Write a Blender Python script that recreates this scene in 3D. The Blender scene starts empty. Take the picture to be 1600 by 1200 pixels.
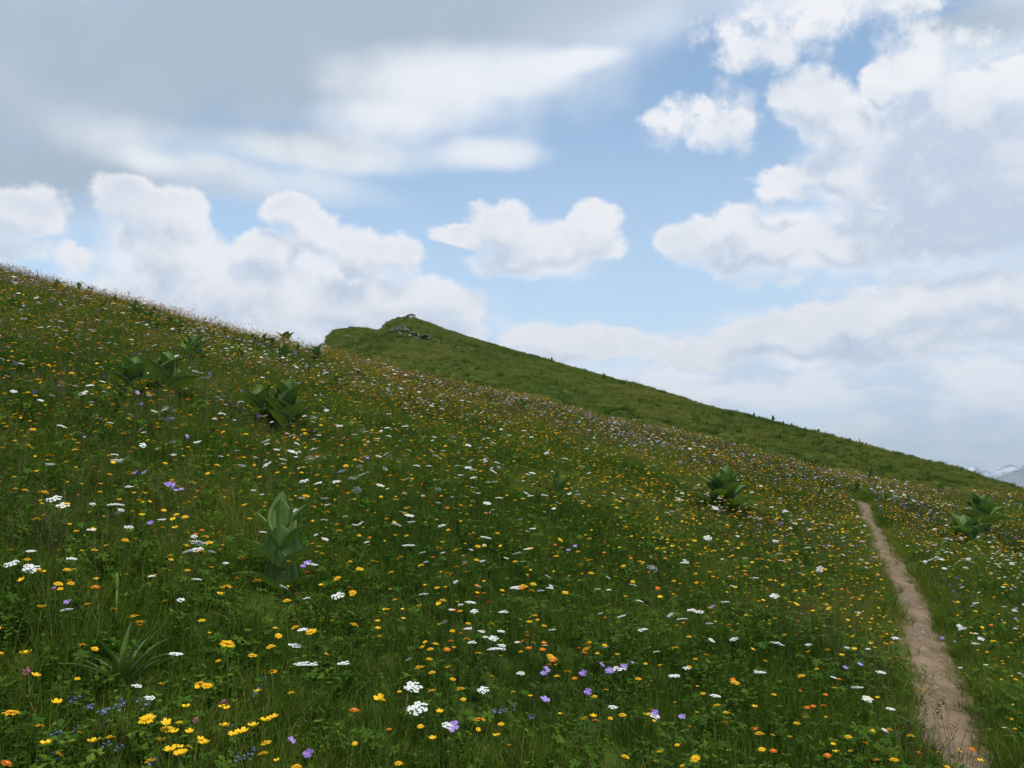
import bpy, math, random
import numpy as np
from mathutils import Vector, Matrix, Euler

# ------------------------------------------------------------------ camera
C = bpy.context.scene.collection
scene = bpy.context.scene
FPX = 1386.0                      # focal length in pixels of the 1600 px wide photograph
PITCH = math.atan(160.0 / FPX)    # the level line is 160 px under the centre
CAM_H = 1.6
cam_data = bpy.data.cameras.new("camera")
cam = bpy.data.objects.new("camera", cam_data)
C.objects.link(cam)
cam_data.sensor_width = 36.0
cam_data.lens = 36.0 * FPX / 1600.0
cam_data.clip_start = 0.05
cam_data.clip_end = 90000.0
cam.location = (0, 0, CAM_H)
cam.rotation_euler = (math.pi / 2 + PITCH, 0, 0)
scene.camera = cam

# ------------------------------------------------------------------ exposure
scene.view_settings.view_transform = 'Standard'
scene.view_settings.look = 'None'
scene.view_settings.exposure = 0.25
scene.view_settings.gamma = 1.0
scene.view_settings.use_curve_mapping = False
scene.cycles.max_bounces = 8
scene.cycles.diffuse_bounces = 3
scene.cycles.glossy_bounces = 2
scene.cycles.transmission_bounces = 3
scene.cycles.transparent_max_bounces = 8

SUN_EL = math.radians(58)
SUN_AZ = math.radians(140)         # clockwise from +Y (ahead) towards +X (right)
SUN_STRENGTH = 3.8
SKY_STRENGTH = 0.15


def pix_dir(u, v):
    """ray of photo pixel (u, v) (1600x1200), scaled so that its forward (y) part is 1"""
    a, b = (u - 800.0) / FPX, (600.0 - v) / FPX
    cp, sp = math.cos(PITCH), math.sin(PITCH)
    y = cp - b * sp
    z = sp + b * cp
    return a / y, z / y


# ------------------------------------------------------------------ world: sky and clouds
class NT:
    def __init__(s, tree):
        s.t = tree

    def n(s, typ, **kw):
        nd = s.t.nodes.new(typ)
        for k, v in kw.items():
            setattr(nd, k, v)
        return nd

    def put(s, sock, v):
        if v is None:
            return
        if isinstance(v, bpy.types.NodeSocket):
            s.t.links.new(v, sock)
        else:
            sock.default_value = v

    def m(s, op, a, b=None, c=None, clamp=False):
        nd = s.n('ShaderNodeMath', operation=op)
        nd.use_clamp = clamp
        s.put(nd.inputs[0], a)
        s.put(nd.inputs[1], b)
        s.put(nd.inputs[2], c)
        return nd.outputs[0]

    def vm(s, op, a, b=None, scale=None):
        nd = s.n('ShaderNodeVectorMath', operation=op)
        s.put(nd.inputs[0], a)
        s.put(nd.inputs[1], b)
        if scale is not None:
            s.put(nd.inputs['Scale'], scale)
        return nd.outputs[1] if op in ('LENGTH', 'DOT_PRODUCT') else nd.outputs[0]

    def noise(s, vec, scale, detail=4, rough=0.5, lac=2.0, out='Fac'):
        nd = s.n('ShaderNodeTexNoise')
        s.put(nd.inputs['Vector'], vec)
        s.put(nd.inputs['Scale'], scale)
        s.put(nd.inputs['Detail'], detail)
        s.put(nd.inputs['Roughness'], rough)
        s.put(nd.inputs['Lacunarity'], lac)
        return nd.outputs[0] if out == 'Fac' else nd.outputs[1]

    def ss(s, v, a, b, lo=0.0, hi=1.0, mode='SMOOTHSTEP'):
        nd = s.n('ShaderNodeMapRange', interpolation_type=mode)
        s.put(nd.inputs['Value'], v)
        s.put(nd.inputs['From Min'], a)
        s.put(nd.inputs['From Max'], b)
        s.put(nd.inputs['To Min'], lo)
        s.put(nd.inputs['To Max'], hi)
        return nd.outputs[0]

    def mix(s, f, a, b, mode='MIX'):
        nd = s.n('ShaderNodeMix', data_type='RGBA', blend_type=mode)
        s.put(nd.inputs[0], f)
        s.put(nd.inputs[6], a)
        s.put(nd.inputs[7], b)
        return nd.outputs[2]


def cloud_group(name, blobs, noise_scale, warp, amp, detail, rough, seed, soft=0.25, offset=None, flat=1.0):
    """density of one deck of clouds, a function of the direction looked in; with an offset
    the second output is the density a little way towards the sun"""
    g = bpy.data.node_groups.new(name, 'ShaderNodeTree')
    g.interface.new_socket('Direction', in_out='INPUT', socket_type='NodeSocketVector')
    g.interface.new_socket('Density', in_out='OUTPUT', socket_type='NodeSocketFloat')
    g.interface.new_socket('Sunward', in_out='OUTPUT', socket_type='NodeSocketFloat')
    t = NT(g)
    gi, go = t.n('NodeGroupInput'), t.n('NodeGroupOutput')
    d = gi.outputs[0]
    dd = t.vm('MULTIPLY_ADD', d, (1, 1, flat))
    dd.node.inputs[2].default_value = (seed, seed * 0.7, 0)
    sep = t.n('ShaderNodeSeparateXYZ')
    t.put(sep.inputs[0], d)
    az = t.m('ARCTAN2', sep.outputs[0], sep.outputs[1])
    el = t.m('ARCSINE', sep.outputs[2])
    cmb = t.n('ShaderNodeCombineXYZ')
    t.put(cmb.inputs[0], az)
    t.put(cmb.inputs[1], el)
    w = t.noise(dd, noise_scale * 0.55, 4, 0.55, out='Color')
    w = t.vm('MULTIPLY_ADD', w, (warp, warp, 0))
    w.node.inputs[2].default_value = (-.5 * warp, -.5 * warp, 0)
    p = t.vm('ADD', cmb.outputs[0], w)
    acc = acc2 = None
    for b in blobs:
        u, v, rx, ry = b[:4]
        st = b[5] if len(b) > 5 else 1.0
        X, S = pix_dir(u, v)
        a0 = math.atan(X)
        e0 = math.atan(S / math.sqrt(1 + X * X))
        k = math.cos(a0)
        ix, iy = FPX / (rx * k), FPX / (ry * k)
        # each step leans (by nothing visible) on the one before, so that they are worked out in turn
        pin = p if acc is None else t.vm('ADD', p, t.vm('SCALE', (1e-7, 1e-7, 0), scale=acc))
        q = t.vm('MULTIPLY_ADD', pin, (ix, iy, 0))
        q.node.inputs[2].default_value = (-a0 * ix, -e0 * iy, 0)
        f = t.m('MULTIPLY_ADD', t.vm('DOT_PRODUCT', q, q), -st, st)
        acc = f if acc is None else t.m('SMOOTH_MAX', acc, f, soft)
        if offset:
            q2 = t.vm('ADD', q, (offset[0] * ix, offset[1] * iy, 0))
            f2 = t.m('MULTIPLY_ADD', t.vm('DOT_PRODUCT', q2, q2), -st, st)
            acc2 = f2 if acc2 is None else t.m('SMOOTH_MAX', acc2, f2, soft)
    nz = t.noise(dd, noise_scale, detail, rough)
    t.put(go.inputs[0], t.m('ADD', t.m('MAXIMUM', acc, -1.5), t.m('MULTIPLY_ADD', nz, amp, -0.5 * amp)))
    if offset:
        d3 = t.vm('ADD', dd, (offset[0] * .8, 0, offset[1] * .8))
        nz2 = t.noise(d3, noise_scale, detail - 2, rough)
        t.put(go.inputs[1], t.m('ADD', t.m('MAXIMUM', acc2, -1.5), t.m('MULTIPLY_ADD', nz2, amp, -0.5 * amp)))
    return g


CUMULUS = [
    # left mass
    (285, 340, 55, 42), (262, 385, 90, 66), (200, 322, 60, 34), (458, 335, 40, 32), (495, 368, 58, 42), (560, 400, 66, 44),
    (628, 405, 48, 38), (420, 400, 56, 32), (350, 455, 200, 62), (560, 480, 150, 52), (700, 470, 58, 30), (330, 520, 240, 50), (640, 520, 110, 42),
    (30, 335, 70, 46), (35, 400, 52, 18, 0, .45), (112, 405, 44, 18, 0, .35),
    # middle cloud
    (795, 350, 62, 40), (725, 370, 46, 18), (850, 385, 105, 42), (935, 345, 42, 34), (910, 382, 72, 32), (800, 412, 76, 24, 0, .8),
    # small ones upper right
    (1060, 190, 56, 34, 0, .42), (1110, 200, 66, 34, 0, .45), (1145, 185, 34, 50, 0, .42), (1215, 78, 84, 38, 0, .5), (1155, 108, 22, 14, 0, .3),
    # big right mass
    (1262, 150, 58, 42), (1310, 190, 56, 42), (1378, 130, 30, 42), (1430, 110, 56, 46), (1420, 190, 86, 74), (1500, 190, 126, 86),
    (1255, 275, 84, 22), (1230, 297, 56, 17), (1300, 262, 70, 46), (1450, 280, 155, 92), (1580, 140, 66, 42), (1560, 290, 140, 130),
    (1160, 345, 48, 30), (1110, 375, 76, 32), (1200, 385, 115, 48), (1370, 345, 48, 34), (1330, 385, 105, 40), (1480, 370, 160, 56), (1200, 435, 60, 16, 0, .4),
    (1450, 62, 70, 30, 0, .4), (1300, 22, 130, 34, 0, .22),
    # low band on the right
    (1200, 540, 160, 26), (1350, 500, 170, 34), (1500, 470, 150, 46), (1100, 555, 90, 18), (1370, 480, 110, 24), (1470, 465, 120, 32), (1590, 480, 130, 56), (1250, 515, 140, 22), (870, 522, 74, 22), (930, 545, 130, 24),
    (1450, 530, 250, 34),
]
STRATUS = [
    (-100, 60, 620, 240), (420, 60, 560, 180), (800, 10, 480, 90), (640, 160, 170, 60), (760, 125, 150, 36), (860, 100, 130, 24),
    (200, 270, 420, 44), (480, 240, 190, 36), (740, 242, 118, 28, 0, .8), (1250, -30, 420, 64), (1560, 50, 170, 60), (-300, 250, 500, 120),
    (600, -300, 1500, 270), (1900, 200, 260, 260),
]
RIM = [(700, 125, 170, 46), (830, 105, 150, 26), (620, 190, 110, 40), (745, 240, 130, 34), (420, 255, 230, 34, 0, .6), (240, 250, 60, 20), (900, 90, 90, 14)]
DARK = [(-60, 190, 560, 110), (250, 90, 560, 150), (620, 20, 420, 90), (380, 190, 260, 60), (1000, -30, 400, 60, 0, .6), (1500, 40, 170, 40, 0, .5), (1500, 385, 260, 50, 0, .55),
        (1500, 270, 160, 110, 0, .45), (600, -300, 1500, 300), (0, 260, 200, 40, 0, .7), (1900, 250, 300, 250, 0, .7)]
LOWBAND = [
    (400, 450, 270, 100), (640, 490, 150, 60), (1450, 320, 230, 150), (1250, 375, 190, 60), (1330, 200, 110, 70), (250, 380, 90, 70), (850, 375, 110, 50, 0, .8),
    (1300, 530, 350, 60),
    (1300, 590, 520, 55), (1500, 650, 340, 75), (1100, 590, 250, 45), (860, 540, 130, 42), (1600, 560, 300, 60), (300, 540, 500, 70),
    (1500, 740, 600, 60), (-500, 600, 900, 120), (2300, 600, 700, 140), (560, 560, 260, 60), (1200, 520, 300, 30, 0, .7), (800, 900, 4000, 260),
]

world = bpy.data.worlds.new("World")
scene.world = world
world.use_nodes = True
wt = NT(world.node_tree)
world.node_tree.nodes.clear()
w_out = wt.n('ShaderNodeOutputWorld')
w_bg = wt.n('ShaderNodeBackground')
w_bg.inputs['Strength'].default_value = SKY_STRENGTH
wt.put(w_out.inputs['Surface'], w_bg.outputs[0])
sky = wt.n('ShaderNodeTexSky', sky_type='NISHITA')
sky.sun_disc = False
sky.sun_elevation = SUN_EL
sky.sun_rotation = SUN_AZ
sky.altitude = 1800
sky.air_density = 1.3
sky.dust_density = 1.2
sky.ozone_density = 2.0
geo = wt.n('ShaderNodeNewGeometry')
wdir = wt.vm('NORMALIZE', wt.vm('SCALE', geo.outputs['Incoming'], scale=-1.0))
SUNWARD = (0.012, 0.030)
gc = cloud_group('cumulus_deck', CUMULUS, 22.0, 0.055, 2.2, 9, 0.66, 3.1, .22, SUNWARD)
gs = cloud_group('stratus_deck', STRATUS, 6.0, 0.07, 2.2, 8, 0.55, 8.7, .6)
gr = cloud_group('bright_rim', RIM, 9.0, 0.05, 2.9, 7, 0.55, 2.2, .9)
gd = cloud_group('thick_deck', DARK, 3.0, 0.12, 0.9, 4, 0.45, 1.9, .7)
gl = cloud_group('low_band', LOWBAND, 7.0, 0.09, 1.8, 6, 0.55, 5.3, .4, None, 3.0)


def grp(g, vec):
    nd = wt.n('ShaderNodeGroup')
    nd.node_tree = g
    wt.put(nd.inputs[0], vec)
    return nd.outputs[0], nd.outputs[1]


def K(r, g, b, s=0.86):
    return (r * s / SKY_STRENGTH, g * s / SKY_STRENGTH, b * s / SKY_STRENGTH, 1)


sunv = Vector((math.sin(SUN_AZ) * math.cos(SUN_EL), math.cos(SUN_AZ) * math.cos(SUN_EL), math.sin(SUN_EL)))
wsep = wt.n('ShaderNodeSeparateXYZ')
wt.put(wsep.inputs[0], wdir)
base = wt.mix(1.0, sky.outputs[0], (.94, 1.06, 1.03, 1), 'MULTIPLY')
# thin high veil, whiter towards the horizon
veil = wt.m('MULTIPLY_ADD', wt.noise(wdir, 4.5, 7, 0.6), .24, .0)
veil = wt.m('ADD', veil, wt.ss(wsep.outputs[2], .42, .0, 0, .60, 'LINEAR'), clamp=True)
base = wt.mix(veil, base, K(.74, .82, .95))
# low band
dl, _ = grp(gl, wdir)
al = wt.m('MULTIPLY', wt.ss(dl, -0.3, 0.9), 0.9)
coll = wt.mix(wt.ss(wt.noise(wt.vm('MULTIPLY', wdir, (1, 1, 2.6)), 9, 8, 0.6), .40, .58), K(.66, .76, .92), K(.99, .98, 1.02))
base = wt.mix(al, base, coll)
# stratus
ds, _ = grp(gs, wdir)
a_s = wt.ss(ds, -0.35, 0.75)
dk, _ = grp(gd, wdir)
dark = wt.m('ADD', wt.ss(dk, -0.25, 0.9), wt.m('MULTIPLY_ADD', wt.noise(wdir, 12, 8, .6), .5, -.25), clamp=True)
cs = wt.mix(dark, K(.68, .77, .89), K(.41, .50, .605))
rm, _ = grp(gr, wdir)
cs = wt.mix(wt.m('MULTIPLY', wt.ss(rm, -1.1, 1.3), .95), cs, K(.90, .92, .96))
base = wt.mix(a_s, base, cs)
# cumulus: lit where the cloud thins out towards the sun
dc, dc2 = grp(gc, wdir)
fine = wt.m('SUBTRACT', wt.noise(wdir, 42, 7, 0.62), .5)
dc = wt.m('ADD', dc, .16)
g1 = wt.m('SUBTRACT', wt.m('SUBTRACT', dc, dc2), .16)
lit = wt.ss(g1, -0.55, 0.75)
edge = wt.m('MULTIPLY_ADD', fine, 1.3, dc)
ac = wt.ss(edge, -0.28, wt.m('MULTIPLY_ADD', lit, -.50, 1.0))
thick = wt.ss(dc, 0.05, .95)
shade = wt.m('MULTIPLY', thick, wt.m('SUBTRACT', 1.0, lit))
shade = wt.m('MULTIPLY_ADD', wt.ss(wt.noise(wdir, 11, 7, .58), .36, .66), wt.m('MULTIPLY', thick, .38), wt.m('MULTIPLY_ADD', shade, .85, -.05), clamp=True)
shade = wt.m('ADD', shade, wt.m('MULTIPLY', wt.m('MULTIPLY', dark, thick), .40), clamp=True)
cc = wt.mix(shade, K(.92, .92, .95), K(.56, .65, .79))
base = wt.mix(ac, base, cc)
wt.put(w_bg.inputs['Color'], base)
world.cycles.sampling_method = 'MANUAL'
world.cycles.sample_map_resolution = 512

# ------------------------------------------------------------------ sun
sd = bpy.data.lights.new("sun", 'SUN')
sd.energy = SUN_STRENGTH
sd.angle = math.radians(10)
sd.color = (1.0, 0.93, 0.80)
so = bpy.data.objects.new("sun", sd)
C.objects.link(so)
so.rotation_euler = (-sunv).to_track_quat('-Z', 'Y').to_euler()


# ------------------------------------------------------------------ small tools
def hash2(ix, iy, seed):
    h = (ix.astype(np.int64) * 374761393 + iy.astype(np.int64) * 668265263 + int(seed) * 1442695041) & 0xFFFFFFFF
    h = ((h ^ (h >> 13)) * 1274126177) & 0xFFFFFFFF
    h = h ^ (h >> 16)
    return (h & 0xFFFFFF) / float(0xFFFFFF)


def vnoise(x, y, seed=0):
    x, y = np.asarray(x, float), np.asarray(y, float)
    ix, iy = np.floor(x), np.floor(y)
    fx, fy = x - ix, y - iy
    fx, fy = fx * fx * (3 - 2 * fx), fy * fy * (3 - 2 * fy)
    a, b = hash2(ix, iy, seed), hash2(ix + 1, iy, seed)
    c, d = hash2(ix, iy + 1, seed), hash2(ix + 1, iy + 1, seed)
    return (a * (1 - fx) + b * fx) * (1 - fy) + (c * (1 - fx) + d * fx) * fy


def fbm(x, y, seed=0, octs=4):
    s, a, f, n = 0.0, 1.0, 1.0, 0.0
    for o in range(octs):
        s = s + a * vnoise(x * f + 17.3 * o, y * f - 9.1 * o, seed + o)
        n += a
        a *= 0.5
        f *= 2.03
    return s / n


def sstep(a, b, x):
    t = np.clip((np.asarray(x, float) - a) / (b - a), 0, 1)
    return t * t * (3 - 2 * t)


# ------------------------------------------------------------------ the lie of the land
CREST = [(-600, 300), (-200, 372), (0, 427), (100, 455), (200, 477), (300, 508), (400, 533), (460, 547), (512, 558), (575, 578), (640, 597),
         (712, 609), (762, 622), (837, 634), (950, 668), (1075, 688), (1200, 722), (1275, 743), (1350, 757), (1450, 773), (1600, 785),
         (1800, 815), (2400, 880)]
RIDGE = [(-600, 640), (400, 600), (480, 590), (502, 575), (506, 545), (511, 528), (525, 516), (550, 512), (575, 514), (590, 518), (598, 515), (604, 506), (622, 498),
         (640, 496), (660, 502), (680, 510), (700, 518), (800, 548), (900, 577), (1000, 604), (1100, 634), (1200, 659), (1300, 684),
         (1400, 709), (1500, 735), (1600, 768), (1700, 805), (2400, 1000)]
_c = np.array([pix_dir(u, v) for u, v in CREST])
_r = np.array([pix_dir(u, v) for u, v in RIDGE])
SMOOTH_RIDGE = [(-600, 640), (400, 600), (470, 575), (560, 530), (640, 505)] + RIDGE[16:]
_rs = np.array([pix_dir(u, v) for u, v in SMOOTH_RIDGE])
_D = np.array([(-2.0, 120), (-0.5, 150), (-0.25, 190), (-0.10, 190), (0.0, 172), (0.12, 145), (0.3, 118), (0.58, 92), (1.2, 80)])
DC = 45.0
KR = 0.00089


def land_raw(X, d):
    P = 0.15 - 0.27 * X
    dn = np.minimum(d, DC)
    S45 = P - CAM_H / DC - KR * (DC - 15) ** 2 / DC
    Zc = np.interp(X, _c[:, 0], _c[:, 1])
    z_near = dn * P - KR * np.maximum(dn - 15, 0) ** 2 + (Zc - S45) * dn * sstep(8, DC, dn)
    # beyond the crest
    D = np.interp(X, _D[:, 0], _D[:, 1])
    Zr = np.interp(X, _rs[:, 0], _rs[:, 1])
    det = np.interp(X, _r[:, 0], _r[:, 1]) - Zr
    S60 = np.minimum(Zc, Zr) - 0.045
    dd = np.maximum(d, DC)
    S_a = Zc + (S60 - Zc) * sstep(DC, 62, dd)
    t = np.clip((dd - 60) / (D - 60), 0, 1)
    S_b = (Zr - S60) * np.sin(np.pi / 2 * t) ** 1.15 + det * sstep(0.72, 1.0, t)
    S = S_a + S_b
    zz = np.minimum(dd, D) * S + CAM_H
    e = np.maximum(dd - D, 0)
    drop = np.where(e < 80, 0.0035 * e * e, 0.0035 * 6400 + 0.56 * (e - 80))
    zb = zz + (Zr) * np.minimum(e, 20) - drop
    zb = np.maximum(zb, -900 + 0 * zb)
    return np.where(d <= DC, z_near, zb)


def land(x, y, trench=True):
    x, y = np.asarray(x, float), np.asarray(y, float)
    r = np.hypot(x, y)
    az = np.arctan2(x, y)
    azc = np.clip(az, -math.radians(50), math.radians(50))
    zf = land_raw(np.tan(azc), r * np.cos(azc))
    pl = (0.15 * y - 0.27 * x) / (1 + (r / 70.0) ** 2) - 900 * sstep(200, 2500, r)
    w = sstep(math.radians(50), math.radians(100), np.abs(az))
    z = zf * (1 - w) + pl * w
    # hummocks: small near, larger on the far hill
    z = z + (fbm(x * 1.3, y * 1.3, 5, 3) - 0.5) * 0.10 * sstep(1.5, 5, r) * (1 - sstep(300, 800, r))
    z = z + (fbm(x * .22, y * .22, 9, 4) - 0.5) * (0.25 * sstep(6, 16, r) * (1 - sstep(30, 42, r)) + 1.5 * sstep(62, 90, r) * (1 - 0.50 * sstep(0.72, 0.95, r * np.cos(azc) / np.interp(np.tan(azc), _D[:, 0], _D[:, 1]))) * (1 - sstep(300, 900, r)))
    if trench and PATH is not None:
        dist, _ = path_dist(x, y)
        z = z - 0.07 * (1 - sstep(0.18, 0.52, dist)) * (r < 80)
    return z


PATH = None


def path_dist(x, y):
    x, y = np.atleast_1d(x).astype(float), np.atleast_1d(y).astype(float)
    best = np.full(x.shape, 1e9)
    side = np.zeros(x.shape)
    near = np.hypot(x, y) < 90
    xs, ys = x[near], y[near]
    b = np.full(xs.shape, 1e9)
    for (x0, y0), (x1, y1) in zip(PATH[:-1], PATH[1:]):
        dx, dy = x1 - x0, y1 - y0
        t = np.clip(((xs - x0) * dx + (ys - y0) * dy) / (dx * dx + dy * dy), 0, 1)
        b = np.minimum(b, np.hypot(xs - x0 - t * dx, ys - y0 - t * dy))
    best[near] = b
    return best, side


_ds = np.concatenate([np.arange(0.8, 60, 0.04), np.arange(60, 320, 0.25)])


def hit(u, v, lift=0.0):
    """ground point (forward distance) under photo pixel (u, v); lift: the pixel shows a point this far above ground"""
    X, S = pix_dir(u, v)
    zr = CAM_H + S * _ds
    zg = land(X * _ds, _ds) + lift
    k = np.nonzero(zr <= zg)[0]
    if len(k) == 0:
        k = [int(np.argmin(zr - zg))]
    d = _ds[k[0]]
    return X * d, d


_pp = [hit(u, v) for u, v in [(1345, 783), (1352, 800), (1372, 838), (1386, 865), (1410, 905), (1433, 960), (1452, 1030), (1478, 1110), (1508, 1200)]]
_pp = [(_pp[0][0] + 1.0, 50.0), (_pp[0][0] + 0.2, _pp[0][1] + 3)] + _pp + [(2.75, 3.6), (3.1, 2.2), (3.5, 0.8), (4.3, -3), (5.5, -10)]


def smooth_line(pts, per=8):
    out = []
    P = [pts[0]] + list(pts) + [pts[-1]]
    for i in range(1, len(P) - 2):
        a, b, c, d = (np.array(P[j], float) for j in (i - 1, i, i + 1, i + 2))
        for k in range(per):
            t = k / per
            out.append(0.5 * ((2 * b) + (-a + c) * t + (2 * a - 5 * b + 4 * c - d) * t * t + (-a + 3 * b - 3 * c + d) * t ** 3))
    out.append(np.array(P[-1], float))
    return np.array(out)


_pp = [p for i, p in enumerate(_pp) if i == 0 or p[1] < _pp[i - 1][1] - 0.05]
PATH = smooth_line(_pp, 6)


def mesh_np(name, verts, faces, smooth=False, mats=(), midx=None):
    me = bpy.data.meshes.new(name)
    verts = np.asarray(verts, np.float32)
    me.vertices.add(len(verts))
    me.vertices.foreach_set('co', verts.ravel())
    if isinstance(faces, np.ndarray):
        nf, k = faces.shape
        tot = np.full(nf, k, np.int32)
        flat = faces.ravel().astype(np.int32)
    else:
        tot = np.array([len(f) for f in faces], np.int32)
        flat = np.array([i for f in faces for i in f], np.int32)
        nf = len(faces)
    me.loops.add(len(flat))
    me.loops.foreach_set('vertex_index', flat)
    me.polygons.add(nf)
    start = np.zeros(nf, np.int32)
    start[1:] = np.cumsum(tot)[:-1]
    me.polygons.foreach_set('loop_start', start)
    me.polygons.foreach_set('loop_total', tot)
    for m_ in mats:
        me.materials.append(m_)
    if midx is not None:
        me.polygons.foreach_set('material_index', np.asarray(midx, np.int32))
    if smooth:
        me.polygons.foreach_set('use_smooth', np.ones(nf, bool))
    me.update(calc_edges=True)
    me.validate()
    return me


def fattr(me, name, vals):
    a = me.attributes.new(name, 'FLOAT', 'POINT')
    a.data.foreach_set('value', np.asarray(vals, np.float32))


class MB:
    """collects vertices and faces with a material slot and a per-vertex tint"""

    def __init__(s):
        s.v, s.f, s.m, s.t = [], [], [], []

    def add(s, verts, faces, mat=0, tint=0.5):
        o = len(s.v)
        s.v.extend([tuple(p) for p in verts])
        s.f.extend([tuple(i + o for i in f) for f in faces])
        s.m.extend([mat] * len(faces))
        s.t.extend([tint] * len(verts))

    def tube(s, pts, radii, k=5, mat=0, tint=0.5, cap=True):
        pts = [Vector(p) for p in pts]
        vs, fs = [], []
        for i, p in enumerate(pts):
            d = (pts[min(i + 1, len(pts) - 1)] - pts[max(i - 1, 0)]).normalized()
            a = d.cross(Vector((0, 1, 0.1))).normalized()
            b = d.cross(a)
            for j in range(k):
                an = 2 * math.pi * j / k
                vs.append(p + radii[i] * (math.cos(an) * a + math.sin(an) * b))
        for i in range(len(pts) - 1):
            for j in range(k):
                fs.append((i * k + j, i * k + (j + 1) % k, (i + 1) * k + (j + 1) % k, (i + 1) * k + j))
        if cap:
            fs.append(tuple(range((len(pts) - 1) * k, len(pts) * k)))
        s.add(vs, fs, mat, tint)

    def xform(s, M, start=0):
        for i in range(start, len(s.v)):
            s.v[i] = tuple(M @ Vector(s.v[i]))

    def mesh(s, name, mats, smooth=True):
        me = mesh_np(name, s.v, s.f, smooth, mats, s.m)
        fattr(me, 'tint', s.t)
        return me


def tag(o, label=None, cat=None, group=None, kind=None):
    if label:
        o['label'] = label
    if cat:
        o['category'] = cat
    if group:
        o['group'] = group
    if kind:
        o['kind'] = kind
    return o


def link(name, data, parent=None, loc=None, rot=None, scl=None):
    o = bpy.data.objects.new(name, data)
    C.objects.link(o)
    if parent is not None:
        o.parent = parent
    if loc is not None:
        o.location = loc
    if rot is not None:
        o.rotation_euler = rot
    if scl is not None:
        o.scale = (scl, scl, scl) if isinstance(scl, (int, float)) else scl
    return o


# ------------------------------------------------------------------ materials
def mat_new(name):
    m = bpy.data.materials.new(name)
    m.use_nodes = True
    m.node_tree.nodes.clear()
    t = NT(m.node_tree)
    out = t.n('ShaderNodeOutputMaterial')
    return m, t, out


def leaf_material(name, stops, rough=0.55, trans=0.3, sc=1.0, spec=0.25):
    """foliage: colour from the per-blade tint plus slow patches over the ground; lets some light through"""
    m, t, out = mat_new(name)
    at = t.n('ShaderNodeAttribute', attribute_name='tint')
    g = t.n('ShaderNodeNewGeometry')
    fac = at.outputs['Fac']
    oi = t.n('ShaderNodeObjectInfo')
    n1 = t.noise(g.outputs['Position'], 0.45, 3, 0.6)
    n2 = t.noise(g.outputs['Position'], 0.07, 2, 0.5)
    f = t.m('MULTIPLY_ADD', t.m('SUBTRACT', n1, 0.5), 0.9 * sc, fac)
    f = t.m('MULTIPLY_ADD', t.m('SUBTRACT', oi.outputs['Random'], 0.5), 0.25, f)
    f = t.m('MULTIPLY_ADD', t.m('SUBTRACT', n2, 0.5), 0.7 * sc, f, clamp=True)
    cr = t.n('ShaderNodeValToRGB')
    el = cr.color_ramp.elements
    el[0].position, el[0].color = stops[0][0], (*stops[0][1], 1)
    el[1].position, el[1].color = stops[-1][0], (*stops[-1][1], 1)
    for p, c in stops[1:-1]:
        e = el.new(p)
        e.color = (*c, 1)
    t.put(cr.inputs[0], f)
    col = cr.outputs[0]
    p = t.n('ShaderNodeBsdfPrincipled')
    t.put(p.inputs['Base Color'], col)
    p.inputs['Roughness'].default_value = rough
    p.inputs['Specular IOR Level'].default_value = spec
    tr = t.n('ShaderNodeBsdfTranslucent')
    t.put(tr.inputs['Color'], t.mix(1.0, col, (1.15, 1.2, .7, 1), 'MULTIPLY'))
    mx = t.n('ShaderNodeMixShader')
    mx.inputs[0].default_value = trans
    t.put(mx.inputs[1], p.outputs[0])
    t.put(mx.inputs[2], tr.outputs[0])
    t.put(out.inputs[0], mx.outputs[0])
    return m


def petal_material(name, c1, c2, trans=0.25, rough=0.6):
    m, t, out = mat_new(name)
    at = t.n('ShaderNodeAttribute', attribute_name='tint')
    oi = t.n('ShaderNodeObjectInfo')
    f = t.m('MULTIPLY_ADD', t.m('SUBTRACT', oi.outputs['Random'], 0.5), 0.6, at.outputs['Fac'], clamp=True)
    col = t.mix(f, (*c1, 1), (*c2, 1))
    p = t.n('ShaderNodeBsdfPrincipled')
    t.put(p.inputs['Base Color'], col)
    p.inputs['Roughness'].default_value = rough
    p.inputs['Specular IOR Level'].default_value = 0.2
    tr = t.n('ShaderNodeBsdfTranslucent')
    t.put(tr.inputs['Color'], col)
    mx = t.n('ShaderNodeMixShader')
    mx.inputs[0].default_value = trans
    t.put(mx.inputs[1], p.outputs[0])
    t.put(mx.inputs[2], tr.outputs[0])
    t.put(out.inputs[0], mx.outputs[0])
    return m


M_GRASS = leaf_material('meadow_grass', [(0.0, (.022, .052, .006)), (0.35, (.062, .114, .010)), (0.62, (.112, .165, .015)), (0.85, (.17, .175, .026)), (1.0, (.28, .22, .07))], rough=.65, spec=.12, trans=.42, sc=1.7)
M_HILL = leaf_material('hill_grass', [(0.0, (.062, .102, .014)), (0.4, (.115, .162, .026)), (0.7, (.185, .205, .042)), (1.0, (.28, .20, .06))], rough=.7, spec=.08, trans=.42, sc=2.2)
M_CLUMP = leaf_material('hill_clump_leaf', [(0.0, (.022, .055, .008)), (0.5, (.065, .112, .016)), (1.0, (.14, .17, .026))], rough=.7, spec=.08)
M_HERB = leaf_material('herb_leaf', [(0.0, (.024, .062, .006)), (0.5, (.062, .125, .012)), (1.0, (.16, .21, .024))], rough=.7, spec=.08)
M_SEED = leaf_material('seed_head', [(0.0, (.055, .038, .018)), (0.5, (.090, .058, .030)), (1.0, (.17, .13, .055))], trans=.2)
M_STEM = leaf_material('flower_stem', [(0.0, (.03, .06, .012)), (0.6, (.06, .10, .02)), (1.0, (.10, .09, .035))], trans=.15)
M_YEL = petal_material('yellow_petal', (.80, .43, .006), (.84, .55, .015))
M_YELC = petal_material('yellow_centre', (.62, .30, .006), (.72, .42, .01), .1)
M_ORA = petal_material('orange_petal', (.62, .13, .008), (.78, .24, .012))
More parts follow.
